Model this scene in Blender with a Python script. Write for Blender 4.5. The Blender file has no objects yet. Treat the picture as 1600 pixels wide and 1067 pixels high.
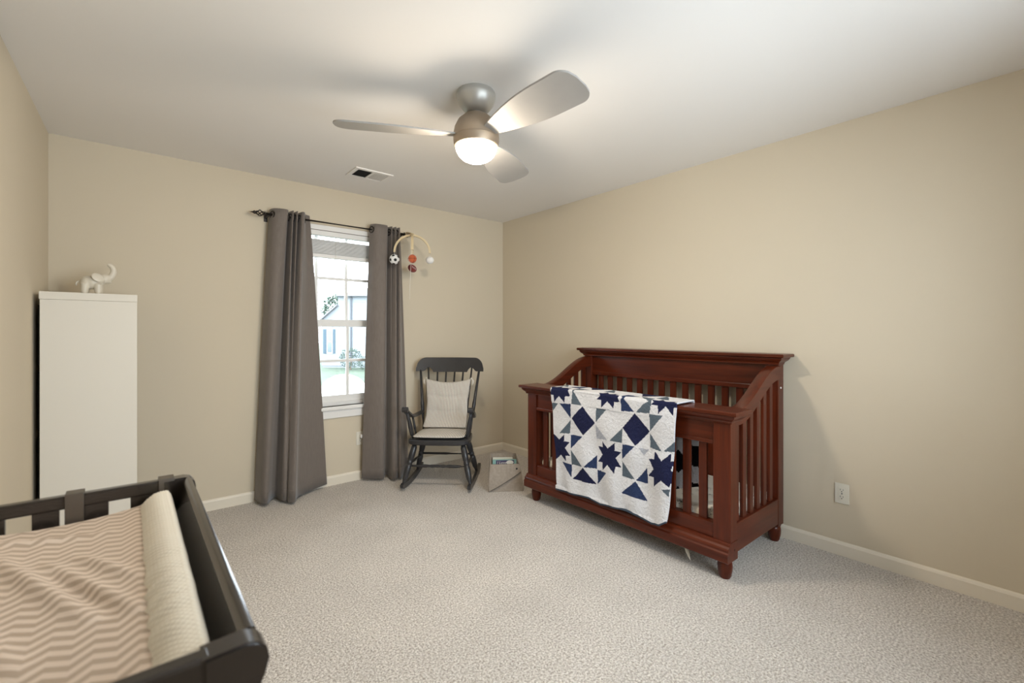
import bpy, bmesh, math, random
from mathutils import Vector, Matrix, Euler
random.seed(7)
S = bpy.context.scene
COL = S.collection
PI = math.pi

# ------------------------------------------------------------------ camera
H = 2.44                                    # ceiling height
cam_d = bpy.data.cameras.new('camera')
cam = bpy.data.objects.new('camera', cam_d)
COL.objects.link(cam)
cam.location = (-3.083, -3.848, 1.254)
cam.rotation_euler = (PI/2, 0, -math.radians(39.86))
cam_d.sensor_width = 36.0
cam_d.lens = 36.0*715/1600
cam_d.shift_y = -13.5/1600
cam_d.clip_start = 0.02
cam_d.clip_end = 300
cam_d.dof.use_dof = True; cam_d.dof.focus_distance = 3.6; cam_d.dof.aperture_fstop = 3.2
S.camera = cam

# ------------------------------------------------------------------ sky, daylight, exposure
w = bpy.data.worlds.new('sky'); S.world = w
w.use_nodes = True
bg = w.node_tree.nodes['Background']
bg.inputs[0].default_value = (0.80, 0.91, 1.0, 1)
bg.inputs[1].default_value = 7.8
S.view_settings.view_transform = 'Standard'
S.view_settings.look = 'None'
S.view_settings.gamma = 1.0
S.view_settings.use_curve_mapping = False
S.view_settings.exposure = 0.74

def portal(name, loc, rot, sx, sy):          # guides sky sampling through a window opening, gives off nothing
    l = bpy.data.lights.new(name, 'AREA'); l.shape = 'RECTANGLE'; l.size = sx; l.size_y = sy
    l.cycles.is_portal = True
    o = bpy.data.objects.new(name, l); COL.objects.link(o); o.location = loc; o.rotation_euler = rot
portal('window_daylight_portal', (-1.775, 0.115, 1.385), (-PI/2, 0, 0), 0.86, 1.49)
portal('rear_window_daylight_portal', (-1.65, -4.565, 1.385), (PI/2, 0, 0), 1.9, 1.49)
LAMP = 112.0                                 # emission of the fan's glass bowl

# ------------------------------------------------------------------ materials
def mat(name, col, rough=0.6, metal=0.0, spec=0.5, bump=None, vary=None, coat=0.0, emit=None, sheen=0.0):
    """bump=(scale,strength,distance), vary=(scale,amount)"""
    m = bpy.data.materials.new(name); m.use_nodes = True
    nt = m.node_tree; b = nt.nodes['Principled BSDF']
    b.inputs['Base Color'].default_value = (*col, 1)
    b.inputs['Roughness'].default_value = rough
    b.inputs['Metallic'].default_value = metal
    b.inputs['Specular IOR Level'].default_value = spec
    b.inputs['Coat Weight'].default_value = coat
    b.inputs['Sheen Weight'].default_value = sheen
    if emit:
        b.inputs['Emission Color'].default_value = (*emit[0], 1)
        b.inputs['Emission Strength'].default_value = emit[1]
    tc = nt.nodes.new('ShaderNodeTexCoord')
    if vary:
        n = nt.nodes.new('ShaderNodeTexNoise'); n.inputs['Scale'].default_value = vary[0]
        n.inputs['Detail'].default_value = 4
        nt.links.new(tc.outputs['Object'], n.inputs['Vector'])
        r = nt.nodes.new('ShaderNodeValToRGB')
        a = vary[1]
        r.color_ramp.elements[0].position = 0.3; r.color_ramp.elements[1].position = 0.7
        r.color_ramp.elements[0].color = (*[max(0, c*(1-a)) for c in col], 1)
        r.color_ramp.elements[1].color = (*[min(1, c*(1+a)) for c in col], 1)
        nt.links.new(n.outputs['Fac'], r.inputs['Fac'])
        nt.links.new(r.outputs['Color'], b.inputs['Base Color'])
    if bump:
        n = nt.nodes.new('ShaderNodeTexNoise'); n.inputs['Scale'].default_value = bump[0]
        n.inputs['Detail'].default_value = 5
        nt.links.new(tc.outputs['Object'], n.inputs['Vector'])
        bp = nt.nodes.new('ShaderNodeBump'); bp.inputs['Strength'].default_value = bump[1]
        bp.inputs['Distance'].default_value = bump[2]
        nt.links.new(n.outputs['Fac'], bp.inputs['Height'])
        nt.links.new(bp.outputs['Normal'], b.inputs['Normal'])
    return m

def node_mat(name, rough=0.7, spec=0.3):
    m = bpy.data.materials.new(name); m.use_nodes = True
    nt = m.node_tree; b = nt.nodes['Principled BSDF']
    b.inputs['Roughness'].default_value = rough; b.inputs['Specular IOR Level'].default_value = spec
    return m, nt, b
def N(nt, t, **k):
    n = nt.nodes.new(t)
    for a, v in k.items(): setattr(n, a, v)
    return n
def math_n(nt, op, a, b=None):
    n = N(nt, 'ShaderNodeMath', operation=op)
    for i, v in enumerate((a, b)):
        if v is None: continue
        if isinstance(v, (int, float)): n.inputs[i].default_value = v
        else: nt.links.new(v, n.inputs[i])
    return n.outputs[0]

M = {}
M['wall'] = mat('wall_paint', (0.635, 0.558, 0.432), 0.85, spec=0.2, bump=(260, .06, .002), vary=(1.2, .012))
M['ceil'] = mat('ceiling_paint', (0.84, 0.815, 0.785), 0.9, spec=0.1, bump=(220, .06, .002))
M['trim'] = mat('trim_paint', (0.78, 0.715, 0.60), 0.45, spec=0.4)
M['white'] = mat('white_vinyl', (0.80, 0.785, 0.76), 0.4)
M['shelf'] = mat('white_laminate', (0.74, 0.70, 0.62), 0.45, spec=0.4)
M['black'] = mat('black_fabric', (0.012, 0.012, 0.013), 0.9)
M['chair'] = mat('charcoal_paint', (0.028, 0.028, 0.031), 0.36, spec=0.5, coat=0.15, vary=(9, .15))
M['espresso'] = mat('espresso_wood', (0.020, 0.0145, 0.0115), 0.26, spec=0.5, coat=0.5, vary=(14, .25))
M['bronze'] = mat('dark_bronze', (0.05, 0.043, 0.038), 0.42, metal=0.7)
M['clip'] = mat('gunmetal_strap', (0.14, 0.12, 0.10), 0.38, metal=0.75)
M['nickel'] = mat('brushed_nickel', (0.40, 0.32, 0.24), 0.42, metal=0.75, bump=(300, .03, .001))
M['blade'] = mat('pale_grey_blade', (0.36, 0.345, 0.325), 0.6, vary=(6, .05))
M['canopy'] = mat('satin_nickel', (0.50, 0.49, 0.46), 0.4, metal=0.6)
M['bowl'] = mat('lit_glass_bowl', (0.9, 0.88, 0.84), 0.4, emit=((1.0, 0.87, 0.70), LAMP))
M['outlet'] = mat('almond_plastic', (0.74, 0.70, 0.60), 0.35)
M['dark'] = mat('dark_slot', (0.01, 0.01, 0.01), 0.8)
M['tan'] = mat('tan_plastic', (0.62, 0.50, 0.30), 0.5)
M['cord'] = mat('white_cord', (0.74, 0.70, 0.62), 0.7)
M['ballwhite'] = mat('white_plush', (0.80, 0.79, 0.77), 0.8, sheen=.3)
M['ballblack'] = mat('black_plush', (0.015, 0.015, 0.016), 0.85)
M['orange'] = mat('orange_plush', (0.50, 0.10, 0.03), 0.8, sheen=.3)
M['maroon'] = mat('maroon_plush', (0.18, 0.025, 0.02), 0.8, sheen=.3)
M['ceramic'] = mat('cream_ceramic', (0.70, 0.645, 0.54), 0.35, spec=0.5)
M['felt'] = mat('grey_felt', (0.33, 0.28, 0.23), 0.95, bump=(350, .35, .003), vary=(60, .12), sheen=.2)
M['feltshade'] = mat('felt_edge_shade', (0.10, 0.085, 0.07), 0.95)
M['bookcream'] = mat('cream_book', (0.68, 0.66, 0.56), 0.5)
M['teal'] = mat('teal_book', (0.24, 0.42, 0.38), 0.45)
M['plum'] = mat('plum_print', (0.06, 0.045, 0.11), 0.45)
M['paper'] = mat('book_pages', (0.75, 0.72, 0.65), 0.8)
M['grass'] = mat('lawn_grass', (0.046, 0.066, 0.040), 0.95, vary=(3, .3), bump=(20, .6, .05))
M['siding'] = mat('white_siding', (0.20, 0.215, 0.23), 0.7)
M['shutter'] = mat('blue_shutter', (0.035, 0.06, 0.08), 0.6)
M['roof'] = mat('grey_shingle', (0.16, 0.16, 0.17), 0.9)
M['leaf'] = mat('green_foliage', (0.045, 0.068, 0.05), 0.8, vary=(2, .4))
M['bark'] = mat('bark', (0.10, 0.07, 0.05), 0.9)
M['dish'] = mat('white_dish', (0.78, 0.78, 0.78), 0.5)
M['metalgrey'] = mat('galvanised', (0.07, 0.075, 0.085), 0.5, metal=.4)
M['darkglass'] = mat('reflective_glass', (0.10, 0.12, 0.13), 0.1)

# wood of the crib: cherry stain with grain and gloss
def wood(name, axis):
    m, nt, b = node_mat(name, 0.32, 0.25)
    tc = N(nt, 'ShaderNodeTexCoord'); mp = N(nt, 'ShaderNodeMapping')
    sc = [26, 26, 26]; sc[axis] = 1.6
    mp.inputs['Scale'].default_value = sc
    nt.links.new(tc.outputs['Object'], mp.inputs['Vector'])
    n = N(nt, 'ShaderNodeTexNoise'); n.inputs['Scale'].default_value = 1.6; n.inputs['Detail'].default_value = 6
    n.inputs['Roughness'].default_value = .6
    nt.links.new(mp.outputs[0], n.inputs['Vector'])
    r = N(nt, 'ShaderNodeValToRGB')
    r.color_ramp.elements[0].position = .25; r.color_ramp.elements[1].position = .8
    r.color_ramp.elements[0].color = (0.044, 0.0070, 0.0022, 1)
    r.color_ramp.elements[1].color = (0.118, 0.0200, 0.0058, 1)
    nt.links.new(n.outputs['Fac'], r.inputs['Fac']); nt.links.new(r.outputs[0], b.inputs['Base Color'])
    b.inputs['Coat Weight'].default_value = .15; b.inputs['Coat Roughness'].default_value = .2
    return m
M['woodx'], M['woody'], M['woodz'] = wood('cherry_wood_x', 0), wood('cherry_wood_y', 1), wood('cherry_wood_z', 2)

# carpet
def carpet():
    m, nt, b = node_mat('beige_carpet', 0.97, 0.1)
    tc = N(nt, 'ShaderNodeTexCoord')
    n1 = N(nt, 'ShaderNodeTexNoise'); n1.inputs['Scale'].default_value = 115; n1.inputs['Detail'].default_value = 3
    n1.inputs['Roughness'].default_value = .7
    n2 = N(nt, 'ShaderNodeTexNoise'); n2.inputs['Scale'].default_value = 3.2; n2.inputs['Detail'].default_value = 5
    v = N(nt, 'ShaderNodeTexVoronoi'); v.inputs['Scale'].default_value = 170
    for n in (n1, n2, v): nt.links.new(tc.outputs['Object'], n.inputs['Vector'])
    r = N(nt, 'ShaderNodeValToRGB')
    r.color_ramp.elements[0].position = .36; r.color_ramp.elements[1].position = .62
    r.color_ramp.elements[0].color = (0.37, 0.315, 0.262, 1); r.color_ramp.elements[1].color = (0.92, 0.865, 0.80, 1)
    nt.links.new(n1.outputs['Fac'], r.inputs['Fac'])
    r2 = N(nt, 'ShaderNodeValToRGB')
    r2.color_ramp.elements[0].position = .3; r2.color_ramp.elements[1].position = .7
    r2.color_ramp.elements[0].color = (0.88, 0.88, 0.88, 1); r2.color_ramp.elements[1].color = (1, 1, 1, 1)
    nt.links.new(n2.outputs['Fac'], r2.inputs['Fac'])
    mx = N(nt, 'ShaderNodeMix', data_type='RGBA', blend_type='MULTIPLY'); mx.inputs[0].default_value = 1
    nt.links.new(r.outputs[0], mx.inputs[6]); nt.links.new(r2.outputs[0], mx.inputs[7])
    nt.links.new(mx.outputs[2], b.inputs['Base Color'])
    h = math_n(nt, 'ADD', n1.outputs['Fac'], math_n(nt, 'MULTIPLY', v.outputs['Distance'], -.5))
    bp = N(nt, 'ShaderNodeBump'); bp.inputs['Strength'].default_value = .9; bp.inputs['Distance'].default_value = .010
    nt.links.new(h, bp.inputs['Height']); nt.links.new(bp.outputs[0], b.inputs['Normal'])
    b.inputs['Sheen Weight'].default_value = .25
    return m
M['carpet'] = carpet()

# curtain: taupe-grey woven cloth
def curtain_mat():
    m, nt, b = node_mat('grey_curtain_cloth', 0.72, 0.25)
    tc = N(nt, 'ShaderNodeTexCoord'); mp = N(nt, 'ShaderNodeMapping'); mp.inputs['Scale'].default_value = (60, 60, 9)
    nt.links.new(tc.outputs['Object'], mp.inputs['Vector'])
    n = N(nt, 'ShaderNodeTexNoise'); n.inputs['Scale'].default_value = 2; n.inputs['Detail'].default_value = 4
    nt.links.new(mp.outputs[0], n.inputs['Vector'])
    r = N(nt, 'ShaderNodeValToRGB')
    r.color_ramp.elements[0].color = (0.150, 0.125, 0.108, 1); r.color_ramp.elements[1].color = (0.205, 0.175, 0.153, 1)
    nt.links.new(n.outputs['Fac'], r.inputs['Fac']); nt.links.new(r.outputs[0], b.inputs['Base Color'])
    b.inputs['Sheen Weight'].default_value = .25
    return m
M['curtain'] = curtain_mat()

# striped ticking
def ticking():
    m, nt, b = node_mat('ticking_stripe', 0.85, 0.2)
    tc = N(nt, 'ShaderNodeTexCoord'); sp = N(nt, 'ShaderNodeSeparateXYZ')
    nt.links.new(tc.outputs['Object'], sp.inputs[0])
    f = math_n(nt, 'FRACT', math_n(nt, 'MULTIPLY', sp.outputs[0], 76.0))
    g = math_n(nt, 'LESS_THAN', f, 0.36)
    mx = N(nt, 'ShaderNodeMix', data_type='RGBA')
    mx.inputs[6].default_value = (0.72, 0.68, 0.61, 1); mx.inputs[7].default_value = (0.25, 0.22, 0.21, 1)
    nt.links.new(g, mx.inputs[0]); nt.links.new(mx.outputs[2], b.inputs['Base Color'])
    return m
M['ticking'] = ticking()

# chevron pad cover
def chevron():
    m, nt, b = node_mat('chevron_cover', 0.8, 0.2)
    tc = N(nt, 'ShaderNodeTexCoord'); sp = N(nt, 'ShaderNodeSeparateXYZ')
    nt.links.new(tc.outputs['Object'], sp.inputs[0])
    pp = N(nt, 'ShaderNodeMath', operation='PINGPONG'); pp.inputs[1].default_value = .024
    nt.links.new(math_n(nt, 'ADD', sp.outputs[0], 5.0), pp.inputs[0])
    yy = math_n(nt, 'ADD', sp.outputs[1], math_n(nt, 'MULTIPLY', pp.outputs[0], .75))
    f = math_n(nt, 'FRACT', math_n(nt, 'MULTIPLY', yy, 38.0))
    g = math_n(nt, 'LESS_THAN', f, 0.5)
    mx = N(nt, 'ShaderNodeMix', data_type='RGBA')
    mx.inputs[6].default_value = (0.70, 0.585, 0.49, 1); mx.inputs[7].default_value = (0.47, 0.375, 0.295, 1)
    nt.links.new(g, mx.inputs[0]); nt.links.new(mx.outputs[2], b.inputs['Base Color'])
    return m
M['chevron'] = chevron()
M['minky'] = mat('cream_minky', (0.77, 0.71, 0.59), 0.85, sheen=.4, bump=(500, .2, .001))

# crib sheet with scattered little line drawings
def sheet():
    m, nt, b = node_mat('printed_crib_sheet', 0.85, 0.2)
    tc = N(nt, 'ShaderNodeTexCoord')
    v = N(nt, 'ShaderNodeTexVoronoi'); v.inputs['Scale'].default_value = 11
    n = N(nt, 'ShaderNodeTexNoise'); n.inputs['Scale'].default_value = 42; n.inputs['Detail'].default_value = 2
    for k in (v, n): nt.links.new(tc.outputs['Object'], k.inputs['Vector'])
    near = math_n(nt, 'LESS_THAN', v.outputs['Distance'], .36)
    line = math_n(nt, 'LESS_THAN', math_n(nt, 'ABSOLUTE', math_n(nt, 'SUBTRACT', n.outputs['Fac'], .52)), .022)
    g = math_n(nt, 'MULTIPLY', near, line)
    mx = N(nt, 'ShaderNodeMix', data_type='RGBA')
    mx.inputs[6].default_value = (0.76, 0.72, 0.63, 1); mx.inputs[7].default_value = (0.10, 0.10, 0.09, 1)
    nt.links.new(g, mx.inputs[0]); nt.links.new(mx.outputs[2], b.inputs['Base Color'])
    return m
M['sheet'] = sheet()

# quilt: patch colours come with the mesh, stitching relief from noise
def quilt_mat():
    m, nt, b = node_mat('patchwork_quilt_cloth', 0.85, 0.2)
    at = N(nt, 'ShaderNodeVertexColor'); at.layer_name = 'patch'
    tc = N(nt, 'ShaderNodeTexCoord')
    n = N(nt, 'ShaderNodeTexNoise'); n.inputs['Scale'].default_value = 38; n.inputs['Detail'].default_value = 3
    n.inputs['Distortion'].default_value = 1.2
    n2 = N(nt, 'ShaderNodeTexNoise'); n2.inputs['Scale'].default_value = 120; n2.inputs['Detail'].default_value = 2
    for k in (n, n2): nt.links.new(tc.outputs['Object'], k.inputs['Vector'])
    r = N(nt, 'ShaderNodeValToRGB')
    r.color_ramp.elements[0].position = .3; r.color_ramp.elements[1].position = .7
    r.color_ramp.elements[0].color = (.86, .86, .86, 1); r.color_ramp.elements[1].color = (1, 1, 1, 1)
    nt.links.new(n2.outputs['Fac'], r.inputs['Fac'])
    mx = N(nt, 'ShaderNodeMix', data_type='RGBA', blend_type='MULTIPLY'); mx.inputs[0].default_value = 1
    nt.links.new(at.outputs['Color'], mx.inputs[6]); nt.links.new(r.outputs[0], mx.inputs[7])
    nt.links.new(mx.outputs[2], b.inputs['Base Color'])
    bp = N(nt, 'ShaderNodeBump'); bp.inputs['Strength'].default_value = .75; bp.inputs['Distance'].default_value = .010
    nt.links.new(n.outputs['Fac'], bp.inputs['Height']); nt.links.new(bp.outputs[0], b.inputs['Normal'])
    return m
M['quilt'] = quilt_mat()

# window glass: mostly clear, a little mirror at grazing angles
def glass():
    m = bpy.data.materials.new('window_glass'); m.use_nodes = True
    nt = m.node_tree; nt.nodes.clear()
    o = N(nt, 'ShaderNodeOutputMaterial'); t = N(nt, 'ShaderNodeBsdfTransparent'); g = N(nt, 'ShaderNodeBsdfGlossy')
    g.inputs['Roughness'].default_value = .02
    f = N(nt, 'ShaderNodeFresnel'); f.inputs['IOR'].default_value = 1.3
    mx = N(nt, 'ShaderNodeMixShader')
    nt.links.new(f.outputs[0], mx.inputs[0]); nt.links.new(t.outputs[0], mx.inputs[1]); nt.links.new(g.outputs[0], mx.inputs[2])
    nt.links.new(mx.outputs[0], o.inputs['Surface'])
    return m
M['glass'] = glass()

# ------------------------------------------------------------------ mesh helpers
def mesh_obj(name, bm, m, parent=None, smooth=False, auto=None):
    me = bpy.data.meshes.new(name)
    bmesh.ops.recalc_face_normals(bm, faces=bm.faces)
    bm.to_mesh(me); bm.free()
    o = bpy.data.objects.new(name, me); COL.objects.link(o)
    if m is not None: me.materials.append(m)
    if smooth:
        for p in me.polygons: p.use_smooth = True
        if auto is not None:
            try: me.set_sharp_from_angle(angle=math.radians(auto))
            except Exception: pass
    if parent is not None:
        o.parent = parent
        if parent.get('_w'):                       # parts drawn in world coordinates
            off = Vector(parent['_w'])
            me.transform(Matrix.Translation(-off))
    return o
def tag(o, label, cat, group=None):
    o['label'] = label; o['category'] = cat
    if group: o['group'] = group
    return o
def thing(name, label, cat, loc, rotz=0, group=None, world=True):
    o = bpy.data.objects.new(name, None); COL.objects.link(o)
    o.location = loc; o.rotation_euler = (0, 0, rotz); o.empty_display_size = .05
    if world: o['_w'] = tuple(loc)
    return tag(o, label, cat, group)
def struct(o): o['kind'] = 'structure'; return o
def BM(): return bmesh.new()
def box(bm, x0, x1, y0, y1, z0, z1, bev=0, seg=2):
    x0, x1 = sorted((x0, x1)); y0, y1 = sorted((y0, y1)); z0, z1 = sorted((z0, z1))
    r = bmesh.ops.create_cube(bm, size=1)
    vs = r['verts']
    for v in vs:
        v.co = Vector(((x0+x1)/2+v.co.x*(x1-x0), (y0+y1)/2+v.co.y*(y1-y0), (z0+z1)/2+v.co.z*(z1-z0)))
    if bev:
        es = {e for v in vs for e in v.link_edges}
        bmesh.ops.bevel(bm, geom=list(es), offset=bev, segments=seg, affect='EDGES', profile=.5)
    return bm
def boxo(name, m, parent, *a, bev=0.0, **k):
    return mesh_obj(name, box(BM(), *a, bev=bev), m, parent, **k)
def frame_for(d):
    d = d.normalized(); up = Vector((0, 0, 1)) if abs(d.z) < .95 else Vector((1, 0, 0))
    a = d.cross(up).normalized(); b = a.cross(d).normalized()
    return a, b
def tube(bm, pts, r, seg=10, cap=True, closed=False):
    pts = [Vector(p) for p in pts]; n = len(pts)
    rr = r if isinstance(r, (list, tuple)) else [r]*n
    rings = []; a = None
    for i, p in enumerate(pts):
        if closed: d = pts[(i+1) % n]-pts[i-1]
        else: d = pts[min(i+1, n-1)]-pts[max(i-1, 0)]
        d = d.normalized()
        if a is None: a, b = frame_for(d)
        else:
            a = (a-d*a.dot(d)).normalized(); b = d.cross(a).normalized()
        rings.append([bm.verts.new(p+(a*math.cos(2*PI*k/seg)+b*math.sin(2*PI*k/seg))*rr[i]) for k in range(seg)])
    for i in range(n if closed else n-1):
        A, B = rings[i], rings[(i+1) % n]
        for k in range(seg): bm.faces.new((A[k], A[(k+1) % seg], B[(k+1) % seg], B[k]))
    if cap and not closed:
        bm.faces.new(rings[0]); bm.faces.new(list(reversed(rings[-1])))
    return bm
def turned(bm, p0, p1, prof, seg=14):
    p0, p1 = Vector(p0), Vector(p1)
    return tube(bm, [p0.lerp(p1, t) for t, _ in prof], [r for _, r in prof], seg)
def lathe(bm, c, prof, seg=32):
    c = Vector(c); rings = []
    for r, z in prof:
        if r < 1e-5: rings.append([bm.verts.new(c+Vector((0, 0, z)))])
        else: rings.append([bm.verts.new(c+Vector((r*math.cos(2*PI*k/seg), r*math.sin(2*PI*k/seg), z))) for k in range(seg)])
    for A, B in zip(rings, rings[1:]):
        for k in range(seg):
            q = [A[k % len(A)], A[(k+1) % seg % len(A)], B[(k+1) % seg % len(B)], B[k % len(B)]]
            u = []
            for v in q:
                if v not in u: u.append(v)
            if len(u) > 2: bm.faces.new(u)
    return bm
def prism(bm, poly, axis, a0, a1):
    """closed 2-D outline swept along an axis; poly holds the two other coordinates in x,y,z order"""
    def P(p, a):
        c = list(p); c.insert(axis, a); return Vector(c)
    A = [bm.verts.new(P(p, a0)) for p in poly]; B = [bm.verts.new(P(p, a1)) for p in poly]
    n = len(poly)
    for k in range(n): bm.faces.new((A[k], A[(k+1) % n], B[(k+1) % n], B[k]))
    bm.faces.new(A); bm.faces.new(list(reversed(B)))
    return bm
def ellipsoid(bm, c, r, u=20, v=12, rot=None):
    mt = Matrix.Translation(Vector(c)) @ (rot.to_matrix().to_4x4() if rot else Matrix()) @ Matrix.Diagonal((*r, 1))
    bmesh.ops.create_uvsphere(bm, u_segments=u, v_segments=v, radius=1, matrix=mt)
    return bm
def crom(pts, n):
    """n points along a Catmull-Rom curve through pts"""
    out = []; m = len(pts)-1
    for i in range(n):
        t = i/(n-1)*m; k = min(int(t), m-1); f = t-k
        p = [pts[max(k-1, 0)], pts[k], pts[k+1], pts[min(k+2, m)]]
        out.append(tuple(.5*((2*b)+(-a+c)*f+(2*a-5*b+4*c-d)*f*f+(-a+3*b-3*c+d)*f**3) for a, b, c, d in zip(*p)))
    return out
def solid(o, t):
    md = o.modifiers.new('cloth_thickness', 'SOLIDIFY'); md.thickness = t; md.offset = 0
    return o
def interp(tab, x):
    if x <= tab[0][0]: return tab[0][1]
    for (a, p), (b, q) in zip(tab, tab[1:]):
        if x <= b: return p+(q-p)*(x-a)/(b-a)
    return tab[-1][1]

# ================================================================== the setting
RY = -4.45                                        # rear wall, behind the camera
def LX(y): return -3.455+0.021*y                  # left wall runs very slightly out of square
WX0, WX1, WZ0, WZ1 = -2.21, -1.34, 0.645, 2.13    # window opening
T = .14
struct(boxo('floor', M['carpet'], None, -3.75, .14, RY-.14, .14, -.06, 0))
struct(boxo('ceiling', M['ceil'], None, -3.75, .14, RY-.14, .14, H, H+.1))
def wall_with_hole(name, y0, y1, x0, x1, hx0, hx1, hz0, hz1):
    bm = BM()
    box(bm, x0, hx0, y0, y1, 0, H); box(bm, hx1, x1, y0, y1, 0, H)
    box(bm, hx0, hx1, y0, y1, 0, hz0); box(bm, hx0, hx1, y0, y1, hz1, H)
    return struct(mesh_obj(name, bm, M['wall']))
wall_with_hole('wall_back', 0, T, -3.70, .14, WX0, WX1, WZ0, WZ1)
wall_with_hole('wall_front', RY, RY-T, -3.75, .14, -2.6, -.7, WZ0, WZ1)
struct(boxo('wall_right', M['wall'], None, 0, T, RY, 0, 0, H))
bm = BM(); prism(bm, [(LX(0), 0), (LX(RY), RY), (LX(RY)-T, RY), (LX(0)-T, 0)], 2, 0, H)
struct(mesh_obj('wall_left', bm, M['wall']))
# baseboards with an eased top
BP = [(0, 0), (.013, 0), (.013, .062), (.009, .072), (.004, .078), (0, .078)]
bm = prism(BM(), [(-a, z) for a, z in BP], 0, LX(0), 0)
struct(mesh_obj('baseboard_back', bm, M['trim']))
bm = prism(BM(), [(-a, z) for a, z in BP], 1, RY, -.0)
struct(mesh_obj('baseboard_right', bm, M['trim']))
bm = BM()
A = [bm.verts.new((LX(0)+a, 0, z)) for a, z in BP]; B = [bm.verts.new((LX(RY)+a, RY, z)) for a, z in BP]
for k in range(6): bm.faces.new((A[k], A[(k+1) % 6], B[(k+1) % 6], B[k]))
bm.faces.new(A); bm.faces.new(B)
struct(mesh_obj('baseboard_left', bm, M['trim']))

# ------------------------------------------------------------------ windows
def window(name, x0, x1, z0, z1, y, d, cols=3):
    """double-hung window; d=+1 when outdoors lies towards +y"""
    root = bpy.data.objects.new(name, None); COL.objects.link(root); root.location = (x0, y, z0); struct(root)
    root['_w'] = (x0, y, z0)
    Y = lambda a: y+d*a
    bm = BM()                                   # outer frame lining the opening
    box(bm, x0, x0+.028, Y(.045), Y(.13), z0, z1); box(bm, x1-.028, x1, Y(.045), Y(.13), z0, z1)
    box(bm, x0+.028, x1-.028, Y(.045), Y(.13), z1-.03, z1); box(bm, x0+.028, x1-.028, Y(.045), Y(.13), z0, z0+.03)
    mesh_obj('frame', bm, M['white'], root)
    zm = 1.335
    for nm, a, za, zb, bot, top in (('upper_sash', .09, zm-.03, z1-.03, .058, .04), ('lower_sash', .06, z0+.03, zm+.03, .055, .058)):
        bm = BM(); xa, xb = x0+.028, x1-.028
        st = .034
        box(bm, xa, xa+st, Y(a), Y(a+.028), za, zb); box(bm, xb-st, xb, Y(a), Y(a+.028), za, zb)
        box(bm, xa+st, xb-st, Y(a), Y(a+.028), za, za+bot); box(bm, xa+st, xb-st, Y(a), Y(a+.028), zb-top, zb)
        s = mesh_obj(nm, bm, M['white'], root)
        s['_w'] = (x0, y, z0)
        ga, gb, gz0, gz1 = xa+st, xb-st, za+bot, zb-top
        for c in range(1, cols):
            x = ga+(gb-ga)*c/cols
            boxo('muntin', M['white'], s, x-.0115, x+.0115, Y(a+.006), Y(a+.022), gz0, gz1)
        zc = (gz0+gz1)/2
        boxo('muntin', M['white'], s, ga, gb, Y(a+.007), Y(a+.021), zc-.0115, zc+.0115)
        for c in range(cols):
            for r in range(2):
                boxo('pane', M['glass'], s, ga+(gb-ga)*c/cols, ga+(gb-ga)*(c+1)/cols, Y(a+.013), Y(a+.015), (gz0, zc)[r], (zc, gz1)[r])
        del s['_w']
    boxo('sill', M['white'], root, x0-.04, x1+.04, Y(-.035), Y(.06), z0-.028, z0, bev=.006)
    bm = BM(); box(bm, x0-.015, x1+.015, Y(-.016), Y(0), z0-.095, z0-.028, bev=.004)
    mesh_obj('apron', bm, M['white'], root)
    return root
window('window_1', WX0, WX1, WZ0, WZ1, 0, 1)
window('window_2', -2.6, -.7, WZ0, WZ1, RY, -1, 6)

# ------------------------------------------------------------------ ceiling vent
v = thing('ceiling_vent', 'white rectangular air vent on ceiling with dark louvre at one end', 'vent', (-1.70, -.53, H))
bm = BM()
vx0, vx1, vy0, vy1 = -1.845, -1.56, -.635, -.425
for a in ((vx0, vx1, vy0, vy0+.028), (vx0, vx1, vy1-.028, vy1), (vx0, vx0+.028, vy0+.028, vy1-.028), (vx1-.028, vx1, vy0+.028, vy1-.028), (-1.712, -1.698, vy0+.028, vy1-.028)):
    box(bm, *a, H-.008, H)
mesh_obj('frame', bm, M['ceil'], v)
boxo('duct_opening', M['dark'], v, vx0+.028, -1.712, vy0+.028, vy1-.028, H-.0015, H-.0005)
for k in range(9):
    x = vx0+.034+k*.0115
    bm = prism(BM(), [(x, H-.008), (x+.0015, H-.008), (x+.007, H-.002), (x+.0055, H-.002)], 1, vy0+.028, vy1-.028)
    for q in bm.verts: q.co = Vector((q.co.x, q.co.y, q.co.z))
    mesh_obj('louvre', bm, M['metalgrey'], v)
for k in range(9):
    x = -1.698+k*.0122
    bm = prism(BM(), [(x, H-.006), (x+.0015, H-.007), (x+.0115, H-.004), (x+.0115, H-.003)], 1, vy0+.028, vy1-.028)
    mesh_obj('louvre', bm, M['ceil'], v)

# ================================================================== ceiling fan
FX, FY = -1.77, -2.0
fan = thing('ceiling_fan', 'nickel ceiling fan with three pale blades and glowing glass bowl light', 'ceiling fan', (FX, FY, H))
c = (FX, FY, 0)
mesh_obj('canopy', lathe(BM(), c, [(0, H), (.090, H), (.097, H-.012), (.096, H-.03), (.085, H-.06), (.066, H-.085), (.045, H-.098), (0, H-.10)], 40), M['canopy'], fan, smooth=True, auto=50)
mesh_obj('downrod', lathe(BM(), c, [(0, H-.09), (.028, H-.09), (.028, 2.315), (0, 2.315)], 24), M['canopy'], fan, smooth=True, auto=50)
mesh_obj('motor_housing', lathe(BM(), c, [(0, 2.335), (.03, 2.333), (.062, 2.322), (.09, 2.297), (.106, 2.265), (.112, 2.235), (.113, 2.214), (.1115, 2.2125), (.1115, 2.2095), (.113, 2.208), (.112, 2.190), (.108, 2.172), (.102, 2.168), (0, 2.168)], 48), M['nickel'], fan, smooth=True, auto=40)
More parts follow.
